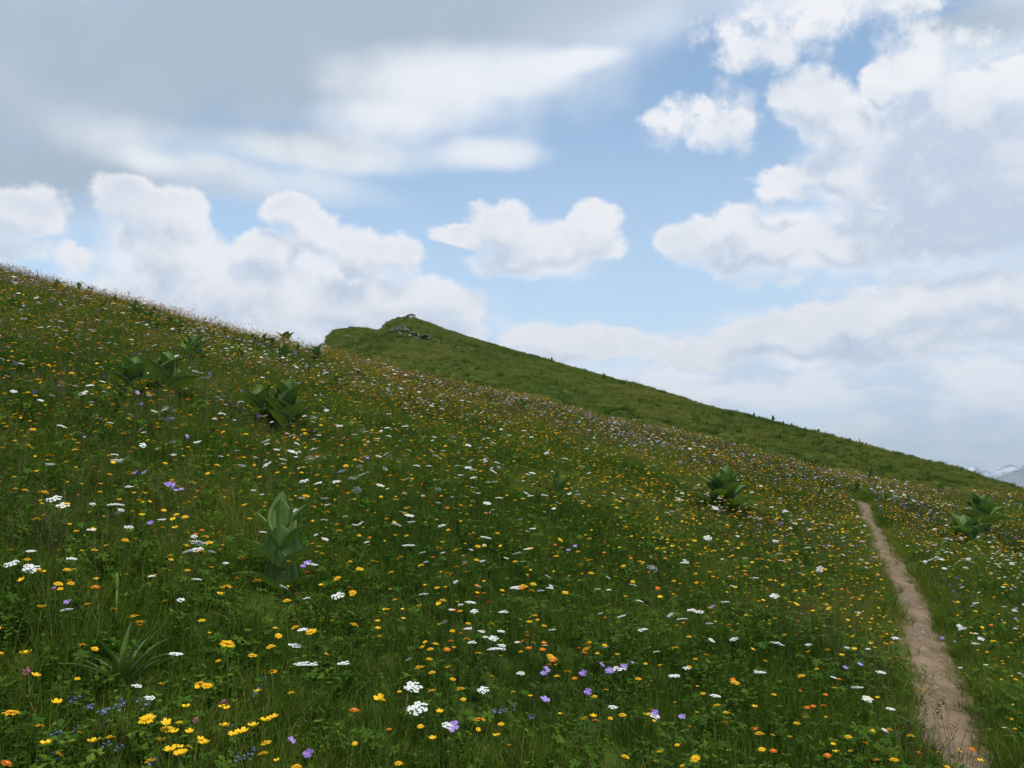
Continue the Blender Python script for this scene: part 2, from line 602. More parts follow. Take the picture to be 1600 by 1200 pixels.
M_WHI = petal_material('white_petal', (.66, .68, .62), (.80, .80, .76), .2)
M_PUR = petal_material('violet_petal', (.22, .12, .44), (.36, .25, .58))
M_BLU = petal_material('blue_petal', (.13, .18, .42), (.22, .26, .52))
M_PIN = petal_material('pink_petal', (.48, .12, .24), (.62, .24, .34))


def veratrum_material(name, ca, cb, vein):
    m, t, out = mat_new(name)
    at = t.n('ShaderNodeAttribute', attribute_name='tint')
    g = t.n('ShaderNodeNewGeometry')
    n = t.noise(g.outputs['Position'], 9, 4, 0.6)
    f = t.m('MULTIPLY_ADD', t.m('SUBTRACT', n, .5), .6, at.outputs['Fac'], clamp=True)
    ve = t.n('ShaderNodeAttribute', attribute_name='vein')
    col = t.mix(f, ca, cb)
    col = t.mix(t.m('MULTIPLY', ve.outputs['Fac'], vein), col, (.22, .29, .12, 1))
    col = t.mix(t.m('MULTIPLY', g.outputs['Backfacing'], .12), col, (.17, .23, .12, 1))
    p = t.n('ShaderNodeBsdfPrincipled')
    t.put(p.inputs['Base Color'], col)
    p.inputs['Roughness'].default_value = .5
    p.inputs['Specular IOR Level'].default_value = .18
    tr = t.n('ShaderNodeBsdfTranslucent')
    t.put(tr.inputs['Color'], t.mix(1.0, col, (1.2, 1.3, .5, 1), 'MULTIPLY'))
    mx = t.n('ShaderNodeMixShader')
    mx.inputs[0].default_value = .28
    t.put(mx.inputs[1], p.outputs[0])
    t.put(mx.inputs[2], tr.outputs[0])
    t.put(out.inputs[0], mx.outputs[0])
    return m


M_LEAF = veratrum_material('broad_leaf', (.048, .100, .016, 1), (.105, .185, .028, 1), .55)
M_LEAFD = veratrum_material('dark_broad_leaf', (.038, .084, .011, 1), (.090, .160, .020, 1), .30)


def ground_material():
    m, t, out = mat_new('meadow_soil')
    g = t.n('ShaderNodeNewGeometry')
    pos = g.outputs['Position']
    n1 = t.noise(pos, 0.35, 6, 0.6)
    n2 = t.noise(pos, 3.0, 5, 0.6)
    c = t.mix(t.ss(n1, .35, .65), (.035, .055, .010, 1), (.060, .088, .014, 1))
    c = t.mix(t.ss(n2, .45, .75, 0, .6), c, (.075, .062, .030, 1))
    p = t.n('ShaderNodeBsdfPrincipled')
    t.put(p.inputs['Base Color'], c)
    p.inputs['Roughness'].default_value = 1.0
    p.inputs['Specular IOR Level'].default_value = .02
    b = t.n('ShaderNodeBump')
    b.inputs['Strength'].default_value = .6
    b.inputs['Distance'].default_value = .05
    t.put(b.inputs['Height'], t.noise(pos, 12, 6, .7))
    t.put(p.inputs['Normal'], b.outputs[0])
    t.put(out.inputs[0], p.outputs[0])
    return m


def path_material():
    m, t, out = mat_new('trodden_earth')
    g = t.n('ShaderNodeNewGeometry')
    pos = g.outputs['Position']
    n1 = t.noise(pos, 2.2, 6, 0.62)
    n2 = t.noise(pos, 14.0, 6, 0.68)
    c = t.mix(t.ss(n1, .35, .68), (.112, .074, .038, 1), (.195, .130, .076, 1))
    c = t.mix(t.ss(n2, .52, .74, 0, .55), c, (.33, .245, .165, 1))
    vo = t.n('ShaderNodeTexVoronoi', feature='F1')
    t.put(vo.inputs['Vector'], pos)
    vo.inputs['Scale'].default_value = 26
    c = t.mix(t.ss(vo.outputs['Distance'], .10, .26, .35, 0), c, (.36, .28, .20, 1))
    n3 = t.noise(pos, 5.5, 4, 0.6)
    c = t.mix(t.ss(n3, .54, .68, 0, .8), c, (.075, .055, .030, 1))
    p = t.n('ShaderNodeBsdfPrincipled')
    t.put(p.inputs['Base Color'], c)
    p.inputs['Roughness'].default_value = .95
    b = t.n('ShaderNodeBump')
    b.inputs['Strength'].default_value = .6
    b.inputs['Distance'].default_value = .03
    hgt = t.m('ADD', t.noise(pos, 9, 8, .7), t.m('MULTIPLY', vo.outputs['Distance'], -.35))
    t.put(b.inputs['Height'], hgt)
    t.put(p.inputs['Normal'], b.outputs[0])
    t.put(out.inputs[0], p.outputs[0])
    return m


def rock_material(name, ca, cb, cc):
    m, t, out = mat_new(name)
    g = t.n('ShaderNodeNewGeometry')
    pos = g.outputs['Position']
    c = t.mix(t.ss(t.noise(pos, 1.6, 6, .65), .38, .62), (*ca, 1), (*cb, 1))
    c = t.mix(t.ss(t.noise(pos, 6, 5, .7), .55, .7, 0, .8), c, (*cc, 1))
    p = t.n('ShaderNodeBsdfPrincipled')
    t.put(p.inputs['Base Color'], c)
    p.inputs['Roughness'].default_value = .9
    b = t.n('ShaderNodeBump')
    b.inputs['Distance'].default_value = .1
    t.put(b.inputs['Height'], t.noise(pos, 5, 8, .7))
    t.put(p.inputs['Normal'], b.outputs[0])
    t.put(out.inputs[0], p.outputs[0])
    return m


def mountain_material():
    m, t, out = mat_new('mountain_rock')
    g = t.n('ShaderNodeNewGeometry')
    pos = g.outputs['Position']
    n = t.noise(pos, 0.0022, 8, .65)
    sep = t.n('ShaderNodeSeparateXYZ')
    t.put(sep.inputs[0], pos)
    at = t.n('ShaderNodeAttribute', attribute_name='tint')
    c = t.mix(t.ss(n, .4, .6), (.06, .08, .06, 1), (.16, .16, .15, 1))
    sn = t.m('MULTIPLY', t.ss(sep.outputs[2], 120, 420), t.ss(n, .50, .56))
    c = t.mix(t.m('MULTIPLY', sn, at.outputs['Fac']), c, (.85, .87, .9, 1))
    p = t.n('ShaderNodeBsdfPrincipled')
    t.put(p.inputs['Base Color'], c)
    p.inputs['Roughness'].default_value = .9
    t.put(out.inputs[0], p.outputs[0])
    return m


M_GROUND = ground_material()
M_PATH = path_material()
M_ROCK = rock_material('pale_rock', (.13, .12, .11), (.23, .215, .20), (.33, .31, .29))
M_PSTONE = rock_material('path_stone', (.24, .18, .13), (.36, .29, .22), (.44, .38, .31))
M_DROCK = rock_material('dark_rock', (.030, .026, .020), (.075, .062, .050), (.13, .115, .10))  # dark earthy rock; shade of the summit overhang put into its colour
M_WOOD = rock_material('weathered_wood', (.07, .055, .045), (.12, .10, .085), (.17, .15, .13))
M_WALL = rock_material('grey_boards', (.17, .165, .16), (.26, .25, .25), (.33, .32, .31))
M_MOUNT = mountain_material()

# ------------------------------------------------------------------ ground sheet
az_f = np.radians(np.concatenate([np.linspace(-180, -50, 60, endpoint=False), np.linspace(-50, -32, 70, endpoint=False),
                                  np.linspace(-32, 32, 760, endpoint=False), np.linspace(32, 50, 70, endpoint=False), np.linspace(50, 180, 60, endpoint=False)]))
rr = np.concatenate([np.geomspace(0.4, 8, 90, endpoint=False), np.geomspace(8, 50, 170, endpoint=False), np.geomspace(50, 260, 240, endpoint=False),
                     np.geomspace(260, 42000, 90)])
A, R = np.meshgrid(az_f, rr)
gx, gy = R * np.sin(A), R * np.cos(A)
gz = land(gx.ravel(), gy.ravel()).reshape(gx.shape)
nr, na = gx.shape
gv = np.stack([gx, gy, gz], -1).reshape(-1, 3)
idx = np.arange(nr * na).reshape(nr, na)
q = np.stack([idx[:-1, :], idx[:-1, :], idx[1:, :], idx[1:, :]], -1)
nxt = np.roll(idx, -1, axis=1)
q = np.stack([idx[:-1], nxt[:-1], nxt[1:], idx[1:]], -1)[:, :, ::-1].reshape(-1, 4)
gv = np.vstack([gv, [[0, 0, float(land(0.0, 0.0)[0] if np.ndim(land(0.0, 0.0)) else land(0.0, 0.0))]]])
faces = [tuple(f) for f in q.tolist()] + [(int(nxt[0, j]), int(idx[0, j]), len(gv) - 1)[::-1] for j in range(na)]
me = mesh_np('ground', gv, faces, True, [M_GROUND])
tag(link('ground', me), kind='structure')

# ------------------------------------------------------------------ path
pv, pf = [], []
NW = 11
seg = smooth_line([tuple(p) for p in PATH], 5)
keep = [p for p in seg if p[1] > -9]
s_acc = 0
for i, p in enumerate(keep):
    a = keep[max(i - 1, 0)]
    b = keep[min(i + 1, len(keep) - 1)]
    tdir = (b - a) / (np.hypot(*(b - a)) + 1e-9)
    nrm = np.array([-tdir[1], tdir[0]])
    if i:
        s_acc += np.hypot(*(p - keep[i - 1]))
    wl = 0.25 + 0.15 * (fbm(s_acc * 1.1, 3.3, 21, 3) - .5) * 2
    wr = 0.25 + 0.15 * (fbm(s_acc * 1.1, 7.7, 22, 3) - .5) * 2
    for j in range(NW):
        o = -wl + (wl + wr) * j / (NW - 1)
        q_ = p + nrm * o
        e = abs(j / (NW - 1) * 2 - 1)
        zz = float(land(q_[0], q_[1])[0])
        pv.append((q_[0], q_[1], zz + 0.014 - 0.02 * (e > .99) + 0.012 * (float(fbm(q_[0] * 6, q_[1] * 6, 31, 3)) - .5)))
for i in range(len(keep) - 1):
    for j in range(NW - 1):
        pf.append((i * NW + j, i * NW + j + 1, (i + 1) * NW + j + 1, (i + 1) * NW + j))
me = mesh_np('path', pv, pf, True, [M_PATH])
tag(link('path', me), kind='structure')

# ------------------------------------------------------------------ distant mountains
mv, mf, mt_ = [], [], []
for layer, (dist, prof, tint) in enumerate([
        (21000, [(1300, 790), (1400, 775), (1450, 752), (1485, 738), (1503, 729), (1519, 724), (1535, 733), (1548, 736), (1560, 730), (1578, 722), (1592, 727), (1610, 718), (1660, 730), (1720, 742), (1800, 736)], 1.0),
        (13500, [(1300, 800), (1480, 775), (1530, 758), (1550, 746), (1572, 737), (1590, 730), (1606, 727), (1640, 715), (1700, 728), (1800, 745)], 0.25)]):
    us = np.linspace(1300, 1800, 260)
    vs_ = np.interp(us, [a for a, b in prof], [b for a, b in prof])
    vs_ = vs_ + (fbm(us * .12, us * 0, 40 + layer, 4) - .5) * 7
    rows = 26
    o = len(mv)
    for k in range(rows):
        t_ = k / (rows - 1)
        for u, v in zip(us, vs_):
            X, S = pix_dir(u, v)
            front = t_ < .62
            tt = t_ / .62 if front else 1 - (t_ - .62) / .38
            top = S * dist + CAM_H
            dd_ = dist - 2600 * (1 - tt) if front else dist + 2600 * (1 - tt)
            h_ = -900 + (top + 900) * (tt ** 1.2)
            rid = float(fbm(u * .07 + 3 * layer, t_ * 5, 60 + layer, 4)) - .5
            mv.append((X * dist, dd_ + rid * 500 * (1 - abs(tt)), h_ + rid * 320 * math.sin(math.pi * min(tt, 1.0))))
            mt_.append(tint)
    n_ = len(us)
    for k in range(rows - 1):
        for i in range(n_ - 1):
            mf.append((o + k * n_ + i, o + k * n_ + i + 1, o + (k + 1) * n_ + i + 1, o + (k + 1) * n_ + i))
me = mesh_np('mountains', mv, mf, False, [M_MOUNT])
fattr(me, 'tint', mt_)
tag(link('mountains', me), kind='structure')

# ------------------------------------------------------------------ scatter machinery (stuff only)
PROTO = {}


def protos(name, meshes):
    col = bpy.data.collections.new(name)
    for i, m_ in enumerate(meshes):
        o = bpy.data.objects.new('%s_%02d' % (name, i), m_)
        col.objects.link(o)
    PROTO[name] = (col, len(meshes))
    return col


def scatter(name, proto, pts, rot, scl, idx, label, cat):
    col, n = PROTO[proto]
    me = bpy.data.meshes.new(name)
    me.vertices.add(len(pts))
    me.vertices.foreach_set('co', np.asarray(pts, np.float32).ravel())
    a = me.attributes.new('rot', 'FLOAT_VECTOR', 'POINT')
    a.data.foreach_set('vector', np.asarray(rot, np.float32).ravel())
    a = me.attributes.new('scl', 'FLOAT', 'POINT')
    a.data.foreach_set('value', np.asarray(scl, np.float32))
    a = me.attributes.new('idx', 'INT', 'POINT')
    a.data.foreach_set('value', np.asarray(idx, np.int32))
    me.update()
    o = link(name, me)
    tag(o, label, cat, kind='stuff')
    g = bpy.data.node_groups.new('scatter_' + name, 'GeometryNodeTree')
    g.interface.new_socket('Geometry', in_out='INPUT', socket_type='NodeSocketGeometry')
    g.interface.new_socket('Geometry', in_out='OUTPUT', socket_type='NodeSocketGeometry')
    N = g.nodes.new
    gi, go = N('NodeGroupInput'), N('NodeGroupOutput')
    ci = N('GeometryNodeCollectionInfo')
    ci.inputs['Collection'].default_value = col
    ci.inputs['Separate Children'].default_value = True
    ci.inputs['Reset Children'].default_value = True
    ip = N('GeometryNodeInstanceOnPoints')
    ip.inputs['Pick Instance'].default_value = True

    def na(nm, typ):
        nd = N('GeometryNodeInputNamedAttribute')
        nd.data_type = typ
        nd.inputs['Name'].default_value = nm
        return nd.outputs[0]
    L = g.links.new
    L(gi.outputs[0], ip.inputs['Points'])
    L(ci.outputs[0], ip.inputs['Instance'])
    L(na('idx', 'INT'), ip.inputs['Instance Index'])
    e2r = N('FunctionNodeEulerToRotation')
    L(na('rot', 'FLOAT_VECTOR'), e2r.inputs[0])
    L(e2r.outputs[0], ip.inputs['Rotation'])
    L(na('scl', 'FLOAT'), ip.inputs['Scale'])
    L(ip.outputs[0], go.inputs[0])
    md = o.modifiers.new('scatter', 'NODES')
    md.node_group = g
    return o


rng = np.random.default_rng(7)


def tuft_mesh(name, n, rad, hmin, hmax, w, seed, mat, segs=4, lean=0.5, straw=0.06):
    r = np.random.default_rng(seed)
    V, F, T = [], [], []
    for b in range(n):
        a = r.uniform(0, 2 * math.pi)
        rad_ = rad * math.sqrt(r.uniform())
        bx, by = rad_ * math.cos(a), rad_ * math.sin(a)
        h = r.uniform(hmin, hmax)
        az = a + r.normal(0, 1.0)
        ln = abs(r.normal(0, lean)) * h
        dx, dy = math.cos(az), math.sin(az)
        fa = r.uniform(0, 2 * math.pi)
        wx, wy = math.cos(fa), math.sin(fa)
        tw = r.normal(0, .6)
        ww = w * r.uniform(.6, 1.3)
        tint = .95 if r.uniform() < straw else float(np.clip(r.normal(.42, .17), 0, .85))
        o = len(V)
        for s_ in range(segs + 1):
            t_ = s_ / segs
            cx = bx + dx * ln * t_ ** 1.9
            cy = by + dy * ln * t_ ** 1.9
            cz = h * (t_ - .22 * min(ln / h, 1.2) * t_ ** 2.4) - .015
            fw = ww * (1 - t_ ** 1.8) * .5
            c_, sn = math.cos(tw * t_), math.sin(tw * t_)
            ax, ay = wx * c_ - wy * sn, wx * sn + wy * c_
            if s_ == segs:
                V.append((cx, cy, cz))
                T.append(tint)
            else:
                V.append((cx - ax * fw, cy - ay * fw, cz))
                V.append((cx + ax * fw, cy + ay * fw, cz))
                T += [tint, tint]
        for s_ in range(segs - 1):
            F.append((o + 2 * s_, o + 2 * s_ + 1, o + 2 * s_ + 3, o + 2 * s_ + 2))
        F.append((o + 2 * (segs - 1), o + 2 * (segs - 1) + 1, o + 2 * segs))
    me = mesh_np(name, V, F, True, [mat])
    fattr(me, 'tint', T)
    return me


def herb_mesh(name, seed, n=26, leaf=.022, rad=.09, h=.12):
    """low leafy herb: small oval leaflets along short sprawling stems"""
    r = np.random.default_rng(seed)
    b = MB()
    for k in range(n // 5):
        a = r.uniform(0, 6.28)
        tip = Vector((math.cos(a) * rad * r.uniform(.3, 1), math.sin(a) * rad * r.uniform(.3, 1), h * r.uniform(.6, 1.3)))
        b.tube([(0, 0, 0), tip * .5 + Vector((0, 0, .01)), tip], [.0012, .001, .0006], 3, 0, .5)
        for j in range(6):
            t_ = .25 + .75 * j / 5
            c = tip * t_
            for sd_ in (0, 1, 2):
                aa = r.uniform(0, 6.28)
                L = leaf * r.uniform(.6, 1.3)
                d = Vector((math.cos(aa), math.sin(aa), r.uniform(-.1, .6))).normalized()
                s_ = d.cross(Vector((0, 0, 1))).normalized() * L * .32
                up = Vector((0, 0, L * .1))
                b.add([c, c + d * L * .45 + s_ + up, c + d * L, c + d * L * .45 - s_ + up], [(0, 1, 2, 3)], 0, float(np.clip(r.normal(.5, .2), 0, 1)))
    return b.mesh(name, [M_HERB])


def lobed_mesh(name, seed):
    """cranesbill-like plant: deeply lobed round leaves on long stalks"""
    r = np.random.default_rng(seed)
    b = MB()
    for k in range(9):
        a = r.uniform(0, 6.28)
        d = Vector((math.cos(a), math.sin(a), 0))
        top = d * r.uniform(.03, .15) + Vector((0, 0, r.uniform(.07, .19)))
        b.tube([(0, 0, 0), top * .6 + d * -.01, top], [.0016, .0014, .001], 3, 0, .4)
        n_ = Vector((r.normal(0, .35), r.normal(0, .35), 1)).normalized()
        R_ = r.uniform(.016, .030)
        u_ = n_.cross(d).normalized()
        v_ = n_.cross(u_)
        tint = float(np.clip(r.normal(.4, .15), 0, 1))
        for l in range(5):
            an = -2.2 + 4.4 * l / 4
            dd_ = (v_ * math.cos(an) + u_ * math.sin(an))
            ss_ = (v_ * -math.sin(an) + u_ * math.cos(an)) * R_ * .24
            b.add([top, top + dd_ * R_ * .45 + ss_ * .8, top + dd_ * R_ * .8 + ss_ * 1.1 - n_ * .003, top + dd_ * R_, top + dd_ * R_ * .8 - ss_ * 1.1 - n_ * .003, top + dd_ * R_ * .45 - ss_ * .8], [(0, 1, 2, 3, 4, 5)], 0, tint)
    return b.mesh(name, [M_HERB])


def seed_stalk(name, seed, n=5, fat=1.0):
    r = np.random.default_rng(seed)
    b = MB()
    for k in range(n):
        a = r.uniform(0, 6.28)
        o = Vector((r.normal(0, .04), r.normal(0, .04), 0))
        h = r.uniform(.26, .48)
        ln = r.uniform(.02, .12)
        d = Vector((math.cos(a), math.sin(a), 0))
        pts = [o + d * ln * (t_ ** 2) + Vector((0, 0, h * t_)) for t_ in (0, .35, .7, 1.0)]
        tn = float(r.uniform(.2, .8))
        b.tube(pts, [.0011 * fat, .0010 * fat, .0008 * fat, .0005 * fat], 3, 0, tn)
        # panicle: small spikelets near the top
        L = r.uniform(.05, .10)
        for j in range(14):
            t_ = j / 13
            c = pts[-1] - (pts[-1] - pts[-2]).normalized() * L * (1 - t_) + Vector((0, 0, L * .15))
            aa = r.uniform(0, 6.28)
            e = Vector((math.cos(aa), math.sin(aa), .9)).normalized()
            ln2 = .012 * (1.2 - t_ * .7)
            s_ = e.cross(Vector((math.sin(aa), -math.cos(aa), .3))).normalized() * .0018 * fat
            p0 = c + e * ln2 * .3
            b.add([p0, p0 + e * ln2 * .6 + s_, p0 + e * ln2 * 1.3, p0 + e * ln2 * .6 - s_], [(0, 1, 2, 3)], 0, float(np.clip(tn + r.normal(0, .15), 0, 1)))
    return b.mesh(name, [M_SEED])


protos('fine_tuft', [tuft_mesh('fine_tuft_%d' % i, 46, .085, .10, .27, .0042, 100 + i, M_GRASS, lean=.55) for i in range(8)])
protos('mid_tuft', [tuft_mesh('mid_tuft_%d' % i, 44, .15, .12, .29, .0075, 200 + i, M_GRASS, segs=3, lean=.5) for i in range(6)])
protos('broad_tuft', [tuft_mesh('broad_tuft_%d' % i, 46, .26, .13, .30, .013, 300 + i, M_GRASS, segs=3, lean=.5) for i in range(6)])
protos('hill_tuft', [tuft_mesh('hill_tuft_%d' % i, 60, .62, .12, .32, .05, 400 + i, M_HILL, segs=2, lean=.7) for i in range(6)])
protos('hill_clump', [tuft_mesh('hill_clump_%d' % i, 70, .40, .25, .60, .06, 450 + i, M_CLUMP, segs=2, lean=.8, straw=0) for i in range(4)])
protos('herb', [herb_mesh('herb_%d' % i, 500 + i) for i in range(4)] + [lobed_mesh('lobed_%d' % i, 520 + i) for i in range(2)])
protos('seed_stalk', [seed_stalk('seed_stalk_%d' % i, 600 + i) for i in range(5)])
protos('far_stalk', [seed_stalk('far_stalk_%d' % i, 650 + i, 9, 2.6) for i in range(4)])


def sample(n, d0, d1, xm):
    d = np.sqrt(rng.uniform(d0 * d0, d1 * d1, n))
    X = rng.uniform(-xm, xm, n)
    return X * d, d


def clear_of_path(x, y, m=.33):
    d, _ = path_dist(x, y)
    return d > m + .16 * (fbm(x * 2.2, y * 2.2, 77, 3) - .5)


GP = 'broad-leaved plants growing in the meadow'
MEADOW_PLANTS = [
    # u, v of the foot, height px, leaf count, leaf L/H, W/L, spread, label
    (205, 636, 60, 11, .80, .40, (22, 80), 'left half of the wide pair of broad-leaved clumps on the upper left slope'),
    (258, 634, 58, 11, .85, .42, (22, 80), 'right half of the wide pair of broad-leaved clumps on the upper left slope'),
    (403, 676, 54, 10, .85, .36, (30, 80), 'broad-leaved plant left of its bigger twin, above the cluster of orange-yellow flowers'),
    (446, 686, 68, 10, .80, .42, (35, 85), 'cupped broad-leaved plant just above the cluster of orange-yellow flowers'),
    (1133, 812, 58, 12, .85, .36, (20, 82), 'broad-leaved plant in the right half of the meadow, left of the path'),
    (1105, 806, 34, 7, .9, .34, (20, 70), 'low leafy clump leaning against the plant left of the path'),
    (1512, 868, 46, 8, .9, .50, (25, 75), 'lower broad-leaved plant right of the path'),
    (1537, 838, 48, 10, .85, .42, (25, 80), 'upper broad-leaved plant right of the path with pale leaf tips'),
    (300, 572, 40, 7, .85, .32, (50, 85), 'dark upright plant, left of a close pair on the left slope'),
    (317, 573, 30, 6, .85, .32, (45, 80), 'dark upright plant, right of a close pair on the left slope'),
    (232, 521, 34, 10, .9, .34, (30, 80), 'bright green bushy plant high on the left slope'),
    (280, 530, 30, 9, .9, .34, (30, 80), 'green bushy plant to the right of the bright one high on the left slope'),
    (213, 502, 28, 8, .9, .34, (30, 80), 'dark plant behind the bright bushy one near the left skyline'),
    (90, 466, 26, 8, .9, .34, (30, 80), 'dark plant below the left skyline, near the left edge'),
    (20, 490, 24, 8, .9, .34, (25, 75), 'low green plant at the left edge high on the slope'),
    (445, 541, 24, 8, .95, .36, (25, 75), 'dark plant standing out on the skyline left of the far knoll'),
    (410, 549, 24, 8, .9, .3, (35, 80), 'green plant just under the skyline, left of the far knoll'),
    (440, 575, 32, 10, .9, .3, (35, 80), 'green upright plant, left of two below the far knoll'),
    (495, 577, 34, 10, .9, .3, (35, 80), 'green upright plant, right of two below the far knoll'),
    (527, 612, 28, 10, .9, .38, (30, 80), 'dark green plant below the far knoll beside violet flowers'),
    (815, 652, 26, 7, .9, .3, (40, 85), 'narrow green plant at the top edge of the flowers, centre of the slope'),
    (655, 608, 18, 6, .9, .34, (25, 75), 'small green plant on the flower edge below the rocky summit'),
    (1362, 760, 26, 7, .9, .3, (45, 85), 'dark upright plant just above the top of the path'),
    (1285, 788, 24, 7, .9, .34, (35, 80), 'dark plant among yellow flowers left of the top of the path'),
    (1300, 792, 20, 6, .9, .34, (35, 80), 'small plant touching the dark one left of the top of the path'),
    (1385, 795, 22, 6, .9, .3, (40, 80), 'small plant right of the top of the path'),
    (1470, 775, 20, 7, .9, .34, (30, 75), 'pale green plant on the upper edge of the meadow right of the path'),
    (160, 490, 22, 7, .9, .3, (30, 80), 'green plant under the left skyline, third from the left edge'),
    (590, 585, 16, 6, .9, .34, (25, 75), 'small pale green plant under the left knob of the far hill'),
    (870, 790, 40, 9, .75, .22, (40, 80), 'loose plant with narrow pale leaves in the middle of the meadow'),
]
BARE = [(*hit(436, 936), .20, .35)] + [(*hit(p_[0], p_[1]), .15 + .2 * p_[2] * hit(p_[0], p_[1])[1] / FPX, .010 * hit(p_[0], p_[1])[1] + .25) for p_ in MEADOW_PLANTS] + [(*hit(188, 1092), .12, .08)]


def bare(x, y):
    """true where a broad-leaved plant crowds out the grass (and just before it, where it would hide)"""
    k = np.ones(len(x), bool)
    for bx, by, br, bf in BARE:
        dx = (x - bx) / br
        dy = (y - by) / np.where(y < by, bf, br)
        k &= (dx * dx + dy * dy) > 1
    return k



def lay(n, d0, d1, xm, m=.33, dens=None):
    x, y = sample(n, d0, d1, xm)
    k = clear_of_path(x, y, m) & (bare(x, y) | (rng.uniform(0, 1, n) < .15))
    if dens is not None:
        k &= rng.uniform(0, 1, n) < dens(x, y)
    x, y = x[k], y[k]
    return x, y, land(x, y)


def rots(n, tilt=.15):
    return np.stack([rng.normal(0, tilt, n), rng.normal(0, tilt, n), rng.uniform(0, 6.283, n)], -1)


def height_var(x, y):
    return .58 + .66 * fbm(x * .5, y * .5, 88, 3)


P_, R_, S_, I_, T_ = {}, {}, {}, {}, {}


def put_stuff(name, proto, layers, label, cat):
    pts, rt, sc, ix = [], [], [], []
    for (n, d0, d1, xm, m, s0, s1, dens) in layers:
        x, y, z = lay(n, d0, d1, xm, m, dens)
        pts.append(np.stack([x, y, z], -1))
        rt.append(rots(len(x)))
        sc.append(rng.uniform(s0, s1, len(x)) * height_var(x, y))
        ix.append(rng.integers(0, PROTO[proto][1], len(x)))
    return scatter(name, proto, np.concatenate(pts), np.concatenate(rt), np.concatenate(sc), np.concatenate(ix), label, cat)


put_stuff('grass', 'fine_tuft', [(5600, .7, 6.5, 1.0, .215, .8, 1.15, None), (7500, 6.5, 13, .85, .205, .85, 1.2, None)],
          'fine green meadow grass in the foreground', 'grass')
put_stuff('grass', 'mid_tuft', [(15000, 12, 26, .8, .215, .8, 1.15, None)], 'green meadow grass across the middle of the slope', 'grass')
put_stuff('grass', 'broad_tuft', [(24000, 25, 56, .8, .30, .75, 1.1, None)], 'meadow grass running up to the near crest', 'grass')
put_stuff('grass', 'hill_tuft', [(125000, 56, 225, .78, .3, .6, 1.15, None)], 'short green grass covering the far hill', 'grass')
def by_path(x, y):
    d, _ = path_dist(x, y)
    return (d < .42).astype(float) * sstep(.02, .30, d) * (.08 + .92 * sstep(.50, .62, fbm(x * 3, y * 3, 141, 2)))


# short turf creeping in from both sides of the path
protos('short_turf', [tuft_mesh('short_turf_%d' % i, 30, .07, .03, .11, .004, 800 + i, M_GRASS, segs=2, lean=.9) for i in range(4)])
_n = 5200
_j = rng.integers(0, len(PATH) - 1, _n)
_t = rng.uniform(0, 1, _n)[:, None]
_q = PATH[_j] * (1 - _t) + PATH[_j + 1] * _t + rng.normal(0, .22, (_n, 2))
_k = (rng.uniform(0, 1, _n) < by_path(_q[:, 0], _q[:, 1])) & (_q[:, 1] > 1)
_q = _q[_k]
scatter('path_edge_turf', 'short_turf', np.stack([_q[:, 0], _q[:, 1], land(_q[:, 0], _q[:, 1]) + .01], -1), rots(len(_q)), rng.uniform(.6, 1.5, len(_q)), rng.integers(0, 4, len(_q)),
        'short turf creeping over the edges of the earth path', 'grass')
put_stuff('ground_cover', 'hill_clump', [(20000, 62, 215, .75, .3, .35, 1.15, lambda x, y: .06 + .94 * sstep(.48, .64, fbm(x * .14, y * .14, 91, 4)))],
          'darker leafy clumps scattered over the far hill', 'ground cover')
put_stuff('ground_cover', 'herb', [(2900, .8, 7, .95, .30, .8, 1.5, None), (5200, 7, 18, .8, .30, .9, 1.7, None)],
          'low leafy herbs between the grass blades', 'ground cover')
patch = lambda s_, lo, hi, sc_: (lambda x, y: sstep(lo, hi, fbm(x * sc_, y * sc_, s_, 3)))
put_stuff('seed_grass', 'seed_stalk', [(900, 1.5, 9, .9, .30, .8, 1.1, patch(121, .44, .66, .5)), (2600, 9, 22, .8, .3, .8, 1.15, patch(121, .38, .6, .3))],
          'thin brown seed heads of grass above the meadow', 'grass')
put_stuff('seed_grass', 'far_stalk', [(3000, 18, 54, .8, .34, .75, 1.1, patch(122, .36, .62, .14)), (5200, 75, 215, .7, .3, .7, 1.2, patch(124, .35, .6, .05))],
          'brownish seed grass along the crest of the slope', 'grass')

# ------------------------------------------------------------------ flowers: one mesh of each kind, then copies
def petal(b, c, d, n, L, W, mat, tint, droop=0.0, notch=False):
    s_ = d.cross(n).normalized() * W * .5
    m1 = c + d * L * .5 + n * L * .06
    tip = c + d * L - n * L * droop
    if notch:
        b.add([c, m1 + s_ * .8, tip + s_ * .9, tip - d * L * .1, tip - s_ * .9, m1 - s_ * .8], [(0, 1, 2, 3), (0, 3, 4, 5)], mat, tint)
    else:
        b.add([c, m1 + s_, tip + s_ * .45, tip - s_ * .45, m1 - s_], [(0, 1, 2, 3, 4)], mat, tint)


def frame(n):
    n = n.normalized()
    u = n.cross(Vector((0.3, 0.9, 0.1))).normalized()
    return n, u, n.cross(u)


def stem_geo(b, h, lean, r0, seed, mat=0, leaves=2, k=4):
    r = np.random.default_rng(seed)
    a = r.uniform(0, 6.28)
    d = Vector((math.cos(a), math.sin(a), 0))
    f = lambda t_: d * lean * t_ ** 2 + Vector((0, 0, h * t_))
    b.tube([f(t_) for t_ in (0, .3, .6, .85, 1.0)], [r0 * 1.2, r0, r0 * .9, r0 * .8, r0 * .8], k, mat, .45)
    for j in range(leaves):
        c = f(.12 + .4 * j / max(leaves, 1))
        aa = r.uniform(0, 6.28)
        dd_ = Vector((math.cos(aa), math.sin(aa), .7)).normalized()
        s_ = dd_.cross(Vector((0, 0, 1))).normalized() * .005
        L = r.uniform(.04, .07)
        b.add([c, c + dd_ * L * .5 + s_, c + dd_ * L - Vector((0, 0, L * .2)), c + dd_ * L * .5 - s_], [(0, 1, 2, 3)], mat, .4)
    return f(1.0), (f(1.0) - f(.85)).normalized()


